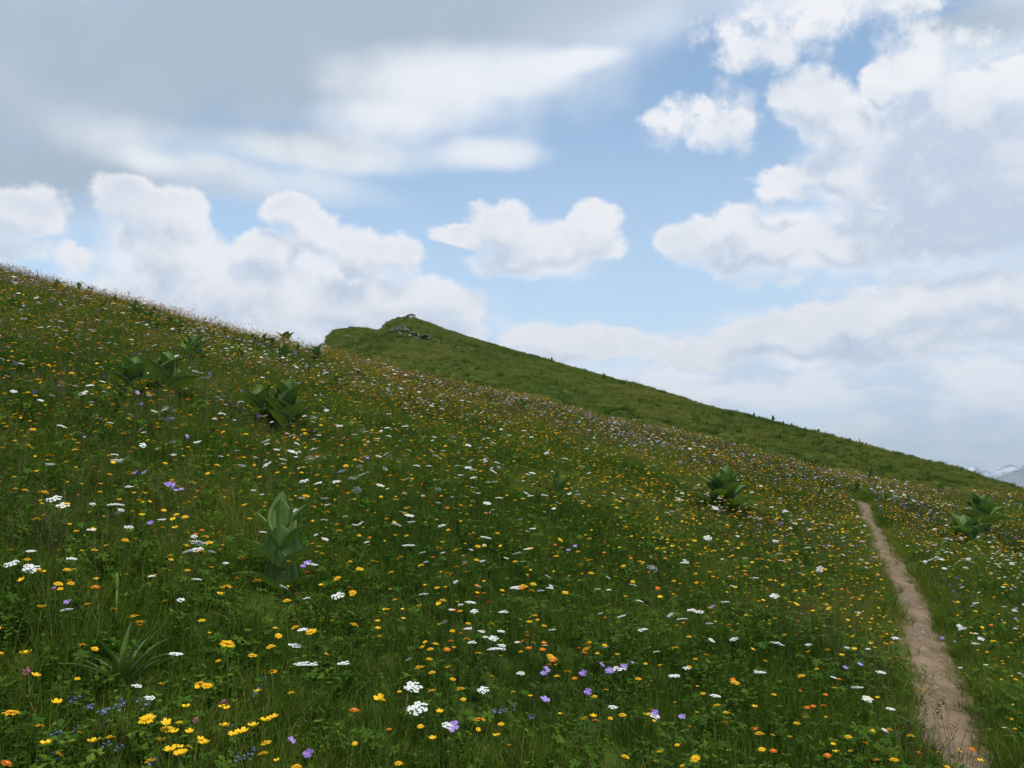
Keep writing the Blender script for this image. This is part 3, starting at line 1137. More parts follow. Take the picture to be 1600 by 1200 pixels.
def head_daisy(b, c, n, R_, seed, mp, mc, rows=2, np_=15):
    """ragged composite flower: rings of narrow rays round a small centre"""
    r = np.random.default_rng(seed)
    n, u, v = frame(n)
    for row in range(rows):
        rr_ = R_ * (1 - .30 * row)
        for i in range(np_ - 3 * row):
            a = 2 * math.pi * (i + r.uniform(-.25, .25)) / (np_ - 3 * row)
            d = (u * math.cos(a) + v * math.sin(a) + n * (.12 + .35 * row)).normalized()
            petal(b, c + n * .001 * row, d, n, rr_ * r.uniform(.8, 1.1), rr_ * .30, mp, float(np.clip(r.normal(.5, .25), 0, 1)), r.uniform(-.05, .15))
    # centre
    ring = [c + n * R_ * .18 + (u * math.cos(a) + v * math.sin(a)) * R_ * .28 for a in np.linspace(0, 2 * math.pi, 8, endpoint=False)]
    top = c + n * R_ * .34
    b.add(ring + [top], [(i, (i + 1) % 8, 8) for i in range(8)], mc, .5)
    # green cup
    lo = c - n * R_ * .35
    ring2 = [c - n * R_ * .02 + (u * math.cos(a) + v * math.sin(a)) * R_ * .26 for a in np.linspace(0, 2 * math.pi, 6, endpoint=False)]
    b.add(ring2 + [lo], [((i + 1) % 6, i, 6) for i in range(6)], 0, .3)


def head_cup(b, c, n, R_, seed, mp, mc):
    """buttercup: five broad overlapping petals in a shallow bowl"""
    r = np.random.default_rng(seed)
    n, u, v = frame(n)
    for i in range(5):
        a = 2 * math.pi * i / 5 + r.uniform(-.1, .1)
        d = (u * math.cos(a) + v * math.sin(a)).normalized()
        s_ = d.cross(n).normalized()
        L = R_
        pts = [c, c + d * L * .5 + s_ * L * .42 + n * L * .18, c + d * L * .95 + s_ * L * .30 + n * L * .55, c + d * L * 1.02 + n * L * .52, c + d * L * .95 - s_ * L * .30 + n * L * .55, c + d * L * .5 - s_ * L * .42 + n * L * .18]
        b.add(pts, [(0, 1, 2, 3), (0, 3, 4, 5)], mp, float(r.uniform(.2, .8)))
    ring = [c + n * R_ * .25 + (u * math.cos(a) + v * math.sin(a)) * R_ * .22 for a in np.linspace(0, 2 * math.pi, 6, endpoint=False)]
    b.add(ring + [c + n * R_ * .38], [(i, (i + 1) % 6, 6) for i in range(6)], mc, .5)


def head_umbel(b, c, n, R_, seed, mp, nfl=74):
    """yarrow: a flat to domed plate of many small white florets on forked stalks"""
    r = np.random.default_rng(seed)
    n, u, v = frame(n)
    base_ = c - n * R_ * .75
    hubs = []
    for k in range(7):
        a, q_ = 2 * math.pi * k / 6, (0 if k == 6 else R_ * .62)
        hubs.append(c + (u * math.cos(a) + v * math.sin(a)) * q_ * r.uniform(.8, 1.15) - n * R_ * .10 * (k != 6) + n * r.normal(0, R_ * .05))
        b.tube([base_, (base_ + hubs[-1]) * .5, hubs[-1] - n * .002], [.0011, .0009, .0007], 3, 0, .4, cap=False)
    for i in range(nfl):
        h = hubs[i % 7]
        a, q_ = r.uniform(0, 6.28), R_ * .36 * math.sqrt(r.uniform())
        p = h + (u * math.cos(a) + v * math.sin(a)) * q_ - n * (q_ * q_ / R_ * .6) + n * r.normal(0, R_ * .03)
        fr = R_ * r.uniform(.10, .145)
        ring = []
        for j in range(6):
            aa = j * math.pi / 3 + r.uniform(-.2, .2)
            ring.append(p + (u * math.cos(aa) + v * math.sin(aa)) * fr * r.uniform(.8, 1.15) - n * fr * .25)
        b.add(ring + [p + n * fr * .25], [(j, (j + 1) % 6, 6) for j in range(6)], mp, float(np.clip(r.normal(.6, .3), 0, 1)))


def head_geranium(b, c, n, R_, seed, mp, mc):
    r = np.random.default_rng(seed)
    n, u, v = frame(n)
    for i in range(5):
        a = 2 * math.pi * i / 5 + r.uniform(-.12, .12)
        d = (u * math.cos(a) + v * math.sin(a) + n * r.uniform(.05, .4)).normalized()
        s_ = d.cross(n).normalized()
        L = R_ * r.uniform(.9, 1.1)
        pts = [c, c + d * L * .45 + s_ * L * .30, c + d * L * .85 + s_ * L * .40, c + d * L + s_ * L * .12, c + d * L - s_ * L * .14, c + d * L * .85 - s_ * L * .40, c + d * L * .45 - s_ * L * .30]
        b.add(pts, [(0, 1, 2, 3), (0, 3, 4, 5, 6)], mp, float(r.uniform(.1, .9)))
    ring = [c + n * R_ * .08 + (u * math.cos(a) + v * math.sin(a)) * R_ * .12 for a in np.linspace(0, 2 * math.pi, 5, endpoint=False)]
    b.add(ring + [c + n * R_ * .25], [(i, (i + 1) % 5, 5) for i in range(5)], mc, .2)


def head_clover(b, c, n, R_, seed, mp):
    r = np.random.default_rng(seed)
    for i in range(46):
        z = r.uniform(-.7, 1)
        a = r.uniform(0, 6.28)
        q_ = math.sqrt(1 - z * z)
        d = Vector((q_ * math.cos(a), q_ * math.sin(a), z))
        s_ = d.cross(Vector((0.2, .3, 1))).normalized() * R_ * .14
        b.add([c + d * R_ * .3, c + d * R_ * .8 + s_, c + d * R_ * 1.1 + Vector((0, 0, R_ * .12)), c + d * R_ * .8 - s_], [(0, 1, 2, 3)], mp, float(r.uniform(0, 1)))


# a kind: list of variants, each (stem mesh, head mesh, joined mesh); heads are built where the stem ends
KIND = {}
SPECS = {
    'yellow_hawkweed': dict(n=6, h=(.36, .50), R=(.021, .029), mats=(M_STEM, M_YEL, M_YELC)),
    'yellow_buttercup': dict(n=5, h=(.35, .50), R=(.015, .021), mats=(M_STEM, M_YEL, M_YELC)),
    'orange_hawkweed': dict(n=5, h=(.32, .46), R=(.019, .025), mats=(M_STEM, M_ORA, M_YELC)),
    'white_yarrow': dict(n=7, h=(.34, .50), R=(.032, .052), mats=(M_STEM, M_WHI)),
    'violet_cranesbill': dict(n=5, h=(.30, .44), R=(.021, .028), mats=(M_STEM, M_PUR, M_WHI)),
    'blue_forget_me_not': dict(n=4, h=(.13, .22), R=(.02, .03), mats=(M_STEM, M_BLU)),
    'pink_clover': dict(n=3, h=(.18, .24), R=(.012, .015), mats=(M_STEM, M_PIN)),
}


def build_head(kind, b, c, n, R_, sd_):
    if kind == 'yellow_hawkweed':
        head_daisy(b, c, n, R_, sd_, 1, 2, 3, 19)
    elif kind == 'yellow_buttercup':
        head_cup(b, c, n, R_, sd_, 1, 2)
    elif kind == 'orange_hawkweed':
        head_daisy(b, c, n, R_, sd_, 1, 2, 2, 15)
    elif kind == 'white_yarrow':
        head_umbel(b, c, n, R_, sd_, 1)
    elif kind == 'violet_cranesbill':
        head_geranium(b, c, n, R_, sd_, 1, 2)
    elif kind == 'blue_forget_me_not':
        r = np.random.default_rng(sd_)
        for i in range(9):
            p = c + Vector((r.normal(0, .5), r.normal(0, .5), r.normal(0, .35))) * R_
            head_geranium(b, p, n + Vector((r.normal(0, .5), r.normal(0, .5), 0)), .0055, sd_ + i, 1, 1)
    else:
        head_clover(b, c, n, R_, sd_, 1)


for kind, sp in SPECS.items():
    vs_ = []
    for i in range(sp['n']):
        r = np.random.default_rng(1000 + i + 50 * len(KIND))
        h, R_ = r.uniform(*sp['h']), r.uniform(*sp['R'])
        lean = r.uniform(.02, .07)
        sd_ = 2000 + i * 13 + 97 * len(KIND)
        tn = Vector((r.normal(0, .25), r.normal(0, .25) - .08, 1))
        if kind == 'violet_cranesbill':
            tn = Vector((r.normal(0, .5), -.75 + r.normal(0, .3), .8))
        bs, bh, bj = MB(), MB(), MB()
        thick = .0012
        tip, td = stem_geo(bs, h, lean, thick, sd_)
        if kind == 'white_yarrow':
            tip = tip + td * R_ * .7
        nn = (td * .8 + tn).normalized()
        build_head(kind, bh, tip, nn, R_, sd_)
        stem_geo(bj, h if kind != 'white_yarrow' else h, lean, thick * 1.3, sd_, leaves=1, k=3)
        build_head(kind, bj, tip, nn, R_, sd_)
        ms = bs.mesh(kind + '_stem', [M_STEM], True)
        mh = bh.mesh(kind + '_head', sp['mats'], False)
        mj = bj.mesh(kind + '_whole', sp['mats'], False)
        vs_.append((ms, mh, mj, h + .0))
    KIND[kind] = vs_
    protos('far_' + kind, [v_[2] for v_ in vs_])

# ---- where they stand
TAN = 0.60


def visible(x, y, z):
    """inside the picture?"""
    cp, sp = math.cos(PITCH), math.sin(PITCH)
    dz = z - CAM_H
    fw = y * cp + dz * sp
    up = -y * sp + dz * cp
    return (np.abs(x / fw) < 800 / FPX) & (np.abs(up / fw) < 600 / FPX)


def clusters(x, y, seed, sc_, lo, hi):
    return sstep(lo, hi, fbm(x * sc_ + 3.1 * seed, y * sc_, seed, 3))


FIELD = {
    # kind: (candidates, cluster function)
    'yellow_hawkweed': (80000, lambda x, y: .20 + .80 * clusters(x, y, 201, .38, .42, .60)),
    'yellow_buttercup': (62000, lambda x, y: .16 + .84 * clusters(x, y, 203, .5, .44, .60)),
    'orange_hawkweed': (42000, lambda x, y: .14 + .86 * clusters(x, y, 205, .4, .46, .60)),
    'white_yarrow': (26000, lambda x, y: (.16 + .82 * clusters(x, y, 207, .42, .44, .62)) * (1 - .75 * sstep(20, 38, y))),
    'violet_cranesbill': (36000, lambda x, y: .02 + .95 * clusters(x, y, 209, .28, .56, .68) * (.25 + .75 * sstep(5, 22, y))),
    'blue_forget_me_not': (900, lambda x, y: .05 + .9 * clusters(x, y, 211, .6, .5, .7)),
    'pink_clover': (900, lambda x, y: .15 + .3 * clusters(x, y, 213, .6, .4, .7)),
}
GROUPS = {
    'yellow_hawkweed': ('yellow many-rayed flowers scattered through the meadow', 'ragged yellow many-rayed flower on a thin stem in the grass'),
    'yellow_buttercup': ('small yellow cup-shaped flowers scattered through the meadow', 'small glossy yellow cup-shaped flower standing in the grass'),
    'orange_hawkweed': ('orange flowers scattered through the meadow', 'small deep orange flower on a thin stem in the grass'),
    'white_yarrow': ('white flat-topped flowers scattered through the meadow', 'flat white head of many tiny flowers above the grass'),
    'violet_cranesbill': ('violet flowers scattered through the meadow', 'violet five-petalled flower standing in the grass'),
    'blue_forget_me_not': ('small pale blue flower sprays in the grass', 'pale blue spray of tiny flowers low in the grass'),
    'pink_clover': ('pink round flower heads in the grass', 'round pink flower head low in the grass'),
}

# the flowers one can pick out in the photograph, by the pixel their head covers: (u, v, size factor, label)
HERO = {
    'yellow_hawkweed': [
        (360, 1015, 1.9, 'largest ragged yellow flower, alone above the lower left grass'),
        (458, 941, 1.15, 'orange-yellow ragged flower just below the big broad-leaved plant'),
        (197, 846, 1.2, 'yellow flower standing alone in dark grass, upper left of the big broad-leaved plant'),
        (363, 919, 1.5, 'broad yellow flower at the lower left foot of the big broad-leaved plant'),
        (952, 1083, 1.0, 'ragged yellow flower right of the lower violet flowers'),
        (732, 896, 1.1, None), (680, 1018, .9, None), (688, 1010, .9, None), (706, 988, .9, None), (1072, 998, .9, None), (701, 940, 1.0, None),
        (786, 925, 1., None), (872, 1057, .8, None), (990, 1067, .9, None), (957, 947, .9, None), (833, 963, .8, None), (740, 976, .8, None),
        (685, 1055, .9, None), (1290, 995, .9, None), (1390, 1190, 1.1, None), (320, 1070, .9, 'flat yellow flower below the largest ragged yellow one'),
        (262, 940, .8, None), (222, 985, .9, None), (14, 1026, 1.1, None), (18, 865, .9, None), (28, 877, .9, None), (110, 914, 1., None), (1240, 1130, .9, None)],
    'yellow_buttercup': [
        (404, 1138, 1.5, None), (415, 1150, 1.4, None), (390, 1147, 1.3, None), (398, 1163, 1.4, None), (455, 1125, 1.1, None), (302, 1180, 1.5, None),
        (314, 1190, 1.3, None), (308, 1172, 1.3, None), (345, 1151, 1.2, None), (294, 1156, 1., None), (285, 1167, .9, None), (265, 1192, 1.3, None), (273, 1188, 1.2, None),
        (237, 1168, 1.1, None), (124, 1174, 1.2, None), (56, 1182, 1.2, None), (16, 1065, 1.1, None), (20, 1031, 1.3, None), (23, 1067, 1.1, None), (2, 1052, 1.1, None), (278, 1117, 1.1, None),
        (330, 1113, 1., None), (388, 1088, 1., None), (698, 1118, 1.1, None), (761, 1155, 1.1, None), (698, 1154, 1., None), (826, 1093, .8, None), (947, 1025, .9, None), (962, 1026, .9, None),
        (375, 1117, .9, None), (308, 1152, 1., None), (1295, 1178, 1.1, None), (1310, 1165, 1., None)],
    'orange_hawkweed': [(821, 1004, 1., None), (828, 1005, 1., None), (838, 1006, 1.1, None), (834, 1016, 1.2, None), (841, 1014, 1.1, None), (835, 993, 1., None), (862, 1030, 1.2, None), (877, 1028, 1.1, None),
                        (916, 1015, 1.2, None), (918, 1027, 1.3, None), (869, 1042, .9, None), (912, 1064, 1., None), (711, 1000, 1.1, None), (764, 926, 1.2, None), (745, 937, 1.1, None), (769, 944, 1.1, None),
                        (809, 919, 1.2, None), (737, 916, 1., None), (722, 954, 1.1, None), (1253, 995, 1., None), (1371, 1030, 1., None), (1300, 1088, 1., None), (1226, 1178, 1.1, None), (318, 770, 1.2, None),
                        (325, 765, 1.2, None), (312, 828, 1., None), (304, 835, 1., None), (355, 835, 1., None), (1348, 770, 1., None), (505, 895, 1.1, None), (1285, 1105, 1.1, None)],
    'white_yarrow': [
        (660, 1082, 1.15, 'white flat flower head near the bottom, upper of two close together'),
        (678, 1115, 1.3, 'broad white flower head near the bottom with a small yellow flower at its edge'),
        (712, 1142, 1.0, None), (545, 938, 1.1, None), (530, 1051, .9, None), (462, 996, 1.1, None), (457, 1017, 1.1, None), (458, 1048, 1.0, None), (483, 1047, .8, None), (785, 967, 1.0, None),
        (1076, 1054, 1.0, None), (1105, 1095, 1.0, None), (963, 1118, 1.0, None), (768, 1083, .8, None), (650, 937, .9, None), (1365, 1055, 1.2, 'white flower head beside the path, lowest of the row along it'),
        (1361, 1095, 1.0, None), (1380, 1112, 1.0, None), (1390, 1147, .9, None), (1355, 1020, .9, None), (1330, 1018, .9, None), (1220, 936, 1.3, None), (1019, 1025, .7, None),
        (775, 993, .8, None), (780, 1003, .8, None), (783, 1012, .9, None), (750, 993, .8, None), (760, 1002, .8, None), (736, 1013, .8, None), (726, 988, .8, None), (806, 1010, .7, None), (765, 1022, .8, None),
        (723, 947, 1.1, None), (706, 960, .8, None), (750, 962, .7, None), (38, 888, 1.0, None), (55, 894, 1.0, None), (70, 896, 1.1, None), (100, 880, .9, None), (105, 787, 1.3, 'large white flower head at the left edge of the meadow, upper of a pair'),
        (115, 795, 1.1, None), (152, 791, .8, None), (198, 801, .9, None), (836, 928, .8, None), (926, 928, .8, None), (950, 926, .8, None), (968, 970, .9, None), (1018, 894, .9, None), (1075, 878, .9, None),
        (1537, 1001, 1.0, None), (1525, 994, .9, None), (1585, 958, 1., None), (1588, 985, .8, None), (1500, 1047, .8, None), (1545, 1043, .8, None), (1590, 1055, .7, None), (235, 1095, .7, None), (210, 1080, .7, None),
        (135, 835, .9, None), (88, 965, .8, None), (232, 910, .8, None), (290, 942, .8, None), (170, 715, 1., None), (245, 818, .8, None)],
    'violet_cranesbill': [
        (861, 1045, 1.2, 'violet flower at the bottom, right one of the two left of centre'), (844, 1056, 1.1, 'violet flower at the bottom, left one of a close pair'), (944, 1040, 1.0, None), (969, 1043, 1.1, None),
        (926, 1053, 1.1, None), (947, 1051, 1.0, None), (966, 1051, 1.2, None), (927, 1080, 1.1, None),
        (855, 1091, 1.3, 'violet flower lowest of the bottom centre group'), (475, 880, 1.3, 'violet flower at the right side of the big broad-leaved plant'), (470, 886, 1.0, None), (505, 1183, 1.0, None), (463, 1165, .9, None),
        (1060, 1120, 1., None), (1030, 1112, 1., None), (1480, 998, 1.1, None), (1488, 1002, 1., None), (1322, 1042, 1.1, None), (1345, 1038, 1.2, None), (218, 740, 1.2, None), (225, 741, 1.1, None),
        (262, 757, 1.1, None), (270, 760, 1.1, None), (278, 758, 1.2, None), (286, 763, 1.2, None), (294, 766, 1.1, None), (256, 757, 1.1, None), (282, 768, 1., None), (249, 820, 1., None), (103, 945, 1., None), (1583, 960, 1.1, None),
        (1590, 968, 1.1, None), (1593, 950, 1.0, None), (885, 860, 1.0, None), (905, 855, 1.0, None)],
    'blue_forget_me_not': [(105, 1094, 1., None), (140, 1091, 1.2, None), (136, 1101, 1., None), (160, 1110, 1.3, None), (175, 1106, 1.2, None), (190, 1108, 1.3, None), (162, 1128, 1.1, None), (213, 1096, 1., None), (228, 1108, 1.2, None), (83, 1151, 1.1, None), (115, 1142, 1.1, None),
                           (180, 1168, 1., None), (160, 1169, 1., None), (104, 1191, 1.1, None), (235, 1195, 1., None), (358, 1142, 1.2, None), (365, 1185, 1.2, None), (395, 1178, 1.1, None), (410, 1070, 1.2, None), (400, 1082, 1., None), (425, 1062, 1., None), (780, 1112, 1.2, None), (765, 1110, 1., None), (805, 1108, 1., None), (820, 1122, 1., None), (1400, 990, .8, None)],
    'pink_clover': [(38, 1053, 1.35, 'round pink flower head at the left edge low down'), (340, 1103, 1.1, None), (295, 1135, 1., None), (1270, 950, 1., None)],
}
MAX_IND = 290
NEAR_PARTS = 7.5


def hover(u, v, h):
    """ground point whose stem of height h ends at photo pixel (u, v)"""
    return hit(u, v, h)


def put_flower(kind, x, y, z, vi, yaw, tilt, s_, label, group):
    ms, mh, mj, h = KIND[kind][vi]
    rot = (tilt[0], tilt[1], yaw)
    if y < NEAR_PARTS:
        e = link(kind, None, None, (x, y, z), rot, s_)
        link('stem', ms, e)
        link('flower_head', mh, e)
    else:
        e = link(kind, mj, None, (x, y, z), rot, s_)
    tag(e, label, 'flower', group)
    return e


hero_xy = []
for kind in SPECS:
    grpn, common = GROUPS[kind]
    cand, dens = FIELD[kind]
    n_ind = 0
    for (u, v, s_, lab) in HERO.get(kind, []):
        vi = int(rng.integers(0, len(KIND[kind])))
        h = KIND[kind][vi][3] * .82
        x, y = hover(u, v, h)
        z = float(land(x, y)[0])
        s_ = min(s_, 1.9) * (.62 if kind == 'white_yarrow' else .70)
        put_flower(kind, x, y, z + h - KIND[kind][vi][3] * s_, vi, rng.uniform(-.5, .5), (0, 0), s_, lab or common, grpn)
        hero_xy.append((x, y))
        n_ind += 1
    x, y = sample(cand, 1.2, 50, .86)
    k = clear_of_path(x, y, .30) & bare(x, y) & (rng.uniform(0, 1, cand) < dens(x, y))
    x, y = x[k], y[k]
    if hero_xy:
        hx = np.array(hero_xy)
        # the lower part of the picture already has its own flowers
        thin = rng.uniform(0, 1, len(x)) < .60 + .40 * sstep(3.5, 7.0, y)
        x, y = x[thin], y[thin]
    far_cut = .72 if kind.startswith('yellow') or kind == 'orange_hawkweed' else .45
    thin = rng.uniform(0, 1, len(x)) > far_cut * sstep(14, 32, y)
    x, y = x[thin], y[thin]
    z = land(x, y)
    hv = height_var(x, y)
    sc_ = (.48 + .50 * rng.uniform(0, 1, len(x)) ** 1.5) * (.85 + .15 * hv)
    sc_ = sc_ * (1 + .35 * sstep(10, 35, y))
    ix = rng.integers(0, len(KIND[kind]), len(x))
    ro = rots(len(x), .16)
    vis = visible(x, y, z + .25)
    order = np.argsort(np.where(vis, y, 1e6))
    take = order[:max(0, MAX_IND - n_ind)]
    take = take[vis[take]]
    for j in take:
        put_flower(kind, x[j], y[j], z[j], int(ix[j]), ro[j, 2], ro[j], float(sc_[j]), common, grpn)
    rest = np.setdiff1d(np.arange(len(x)), take)
    if len(rest):
        scatter(kind + '_drift', 'far_' + kind, np.stack([x, y, z], -1)[rest], ro[rest], sc_[rest], ix[rest],
                {'yellow_hawkweed': 'far yellow many-rayed flowers dotting the slope', 'yellow_buttercup': 'far small yellow flowers dotting the slope',
                 'orange_hawkweed': 'far orange flowers dotting the slope', 'white_yarrow': 'far white flower heads dotting the slope',
                 'violet_cranesbill': 'drifts of violet flowers along the upper slope', 'blue_forget_me_not': 'far pale blue flowers low in the grass',
                 'pink_clover': 'far pink round flower heads in the grass'}[kind], 'flowers')

# ------------------------------------------------------------------ broad-leaved plants
def broad_leaf(L, W, arch, cup, seed, nx=9, ny=11, pleats=4, tint=.5, mat=None):
    """pleated pointed leaf growing from the origin along +X, its upper face towards +Z"""
    r = np.random.default_rng(seed)
    vs_, fs_ = [], []
    for i in range(ny):
        t_ = i / (ny - 1)
        w = W * .5 * (math.sin(math.pi * min(t_ ** .78, 1.0)) ** .85) if 0 < t_ < 1 else 0.0
        w = max(w, W * .10 * (1 - t_) ** 2 + .0008)
        ax, az_ = L * (t_ - .12 * arch * t_ ** 3), L * (arch * -.55 * t_ ** 2.2)
        for j in range(nx):
            s_ = -1 + 2 * j / (nx - 1)
            pl = .035 * W * math.cos(s_ * math.pi * pleats) * math.sin(math.pi * t_)
            vs_.append((ax, s_ * w, az_ + cup * W * .5 * abs(s_) ** 1.5 * math.sin(math.pi * min(1, t_ * .9 + .1)) + pl + r.normal(0, .0012)))
    for i in range(ny - 1):
        for j in range(nx - 1):
            fs_.append((i * nx + j, (i + 1) * nx + j, (i + 1) * nx + j + 1, i * nx + j + 1))
    me = mesh_np('broad_leaf', vs_, fs_, True, [mat or M_LEAF])
    fattr(me, 'vein', [max(0.0, math.cos((-1 + 2 * (k % nx) / (nx - 1)) * math.pi * pleats)) * .6 + (1.0 if (k % nx) in (0, nx - 1) else 0) * .7 for k in range(len(vs_))])
    fattr(me, 'tint', [tint + .25 * math.cos((-1 + 2 * (k % nx) / (nx - 1)) * math.pi * pleats) * .6 for k in range(len(vs_))])
    return me


def leaf_matrix(az, pitch, roll, pos):
    return Matrix.Translation(pos) @ Matrix.Rotation(az, 4, 'Z') @ Matrix.Rotation(-pitch, 4, 'Y') @ Matrix.Rotation(roll, 4, 'X')


def plant(x, y, H, leaves, label, seed, group=None, name='broad_leaved_plant', cat='plant', parts=True, stem=True, fine=True):
    z = float(land(x, y)[0])
    root = link(name, None, None, (x, y, z))
    tag(root, label, cat, group)
    if stem:
        b = MB()
        b.tube([(0, 0, -.03), (.004, 0, H * .3), (0, .003, H * .6), (0, 0, H * .78)], [.012, .011, .009, .005], 7, 0, .6)
        link('stem', b.mesh('plant_stem', [M_LEAF]), root)
    for i, (zf, az, pitch, L, W, arch, cup) in enumerate(leaves):
        me = broad_leaf(L, W, arch, cup, seed * 31 + i, 9 if fine else 5, 11 if fine else 7, 4 if fine else 2, .25 + .5 * ((i * 37 + seed) % 10) / 10, M_LEAF if seed in (1, 46, 48) else M_LEAFD)
        o = link('leaf', me, root)
        o.matrix_local = leaf_matrix(math.radians(az), math.radians(pitch), 0, Vector((0, 0, H * zf)))
    return root


def vase(seed, n, L, W, spread=(25, 75)):
    """leaves in a spiral, the lower ones spreading, the upper ones upright"""
    r = np.random.default_rng(seed)
    out = []
    for i in range(n):
        t_ = i / max(n - 1, 1)
        out.append((.02 + .42 * t_, i * 137.5 + r.uniform(-25, 25), spread[0] + (spread[1] - spread[0]) * t_ + r.uniform(-12, 12),
                    L * r.uniform(.85, 1.15) * (1.12 - .3 * t_), W * r.uniform(.8, 1.15), r.uniform(.15, .8), r.uniform(.3, .8)))
    return out


# the big plant in the left foreground (az 270 = towards the camera, 180 = left, 0 = right)
x, y = hit(436, 936)
px2m = y / FPX
H0 = 158 * px2m
hero_leaves = [
    (.02, 268, 80, .47 * H0, .34 * H0, .10, .45), (.26, 272, 82, .46 * H0, .38 * H0, .05, .45), (.52, 270, 84, .44 * H0, .28 * H0, .05, .5),
    (.58, 95, 86, .46 * H0, .24 * H0, .05, .5),
    (.06, 196, 34, .46 * H0, .17 * H0, .30, .7), (.00, 338, 36, .46 * H0, .15 * H0, .2, .8),
    (.20, 200, 62, .56 * H0, .22 * H0, .55, .5), (.22, 338, 42, .52 * H0, .20 * H0, .30, .6),
    (.44, 186, 62, .52 * H0, .16 * H0, .25, .5), (.44, 350, 44, .50 * H0, .18 * H0, .2, .6),
    (.56, 22, 56, .48 * H0, .12 * H0, .15, .8), (.15, 100, 55, .40 * H0, .22 * H0, .3, .5)]
plant(x, y, H0, hero_leaves, 'tall broad-leaved plant with stacked pleated leaves, nearest in the left foreground', 1)

for i, (u, v, hp, n, lf, wf, spr, lab) in enumerate(MEADOW_PLANTS):
    x, y = hit(u, v)
    H = hp * y / FPX
    H *= 1.48 if hp >= 40 else 1.18
    n = int(n * 1.5)
    plant(x, y, H * .95, vase(40 + i, n, H * lf * .88, H * lf * wf * 1.12, spr), lab, 40 + i, GP, stem=True, fine=y < 20)

# long strap-leaved rosette at the lower left
x, y = hit(188, 1092)
H = 118 * y / FPX
r_ = np.random.default_rng(5)
strap = [(.0, i * 137.5, 48 + 38 * i / 21 + r_.uniform(-8, 8), H * r_.uniform(.55, 1.1), H * r_.uniform(.06, .11), r_.uniform(.3, 1.4), .8) for i in range(22)]
plant(x, y, H * .2, strap, 'dark rosette of long strap-like leaves low in the left foreground', 99, None, 'strap_leaved_plant', 'plant', stem=False)
# pale closed bud stalk behind it
b = MB()
x2, y2 = hit(175, 1010)
b.tube([(0, 0, 0), (.01, 0, .13), (.008, 0, .21)], [.003, .003, .005], 6, 0, .8)
b.tube([(.008, 0, .21), (.006, 0, .235), (.005, 0, .265), (.004, 0, .28)], [.005, .010, .008, .002], 8, 0, .95)
tag(link('bud_stalk', b.mesh('bud_stalk', [M_LEAF]), None, (x2, y2, float(land(x2, y2)[0]))), 'pale closed bud on a thick stalk above the strap-leaved rosette', 'plant')

# plants standing small on the far ridge
GR = 'small plants dotting the far ridge'
RIDGE_PLANTS = [(862, 566, 9), (857, 564, 6), (944, 593, 11), (958, 596, 8), (967, 598, 6), (976, 601, 6), (914, 583, 5), (1168, 650, 6), (1178, 652, 8), (1187, 655, 6), (1208, 659, 11), (1224, 662, 6), (1237, 666, 7),
                (1258, 671, 6), (1279, 677, 8), (1290, 680, 7), (1303, 683, 6), (1328, 690, 7), (1405, 711, 6), (1424, 716, 6), (1456, 726, 5), (1502, 737, 6), (1555, 756, 5), (1570, 761, 5), (828, 556, 5), (880, 573, 4),
                (732, 542, 6), (870, 600, 8), (1107, 655, 10), (1225, 655 + 22, 8), (690, 536, 6), (725, 566, 9), (1020, 640, 7), (930, 640, 8), (1330, 715, 8), (1450, 745, 8), (845, 585, 7), (1000, 628, 8), (1180, 690, 7), (780, 590, 9)]
far_meshes = []
for i in range(5):
    b = MB()
    r_ = np.random.default_rng(900 + i)
    for k, (zf, az, pitch, L, W, arch, cup) in enumerate(vase(900 + i, 11, .62, .24, (30, 85))):
        me = broad_leaf(L, W, arch, cup, k, 3, 5, 1, .3)
        M = leaf_matrix(math.radians(az), math.radians(pitch), 0, Vector((0, 0, zf * .9)))
        vs_ = [tuple(M @ v_.co) for v_ in me.vertices]
        fs_ = [tuple(p.vertices) for p in me.polygons]
        b.add(vs_, fs_, 0, float(r_.uniform(.1, .6)))
        bpy.data.meshes.remove(me)
    far_meshes.append(b.mesh('ridge_plant', [M_LEAFD]))
for i, (u, v, hp) in enumerate(RIDGE_PLANTS):
    x, y = hit(u, v + 1)
    z = float(land(x, y)[0])
    o = link('ridge_plant', far_meshes[i % 5], None, (x, y, z - .05), (0, 0, i * 1.3), 1.3 * hp * y / FPX)
    tag(o, 'small dark plant silhouetted along the far ridge or face', 'plant', GR)

# small leafy clumps high on the near slope
for i, (u, v, hp) in enumerate([(122, 460, 12), (140, 468, 13), (160, 497, 16), (178, 484, 13), (265, 520, 17), (150, 515, 15), (60, 482, 14), (205, 508, 14), (242, 505, 16), (330, 545, 14), (350, 530, 12),
                                (395, 545, 15), (425, 553, 16), (465, 560, 15), (480, 590, 16), (560, 600, 13), (375, 570, 15), (45, 515, 15), (700, 640, 12), (1255, 765, 14), (1340, 775, 15), (1420, 800, 16), (640, 640, 13), (290, 560, 16)]):
    x, y = hit(u, v)
    o = link('leafy_clump', far_meshes[(i * 2 + 1) % 5], None, (x, y, float(land(x, y)[0]) + .06), (0, 0, i * 2.1), 1.75 * hp * y / FPX)
    tag(o, 'small leafy green clump high on the near flower slope', 'plant', 'small leafy clumps near the crest')

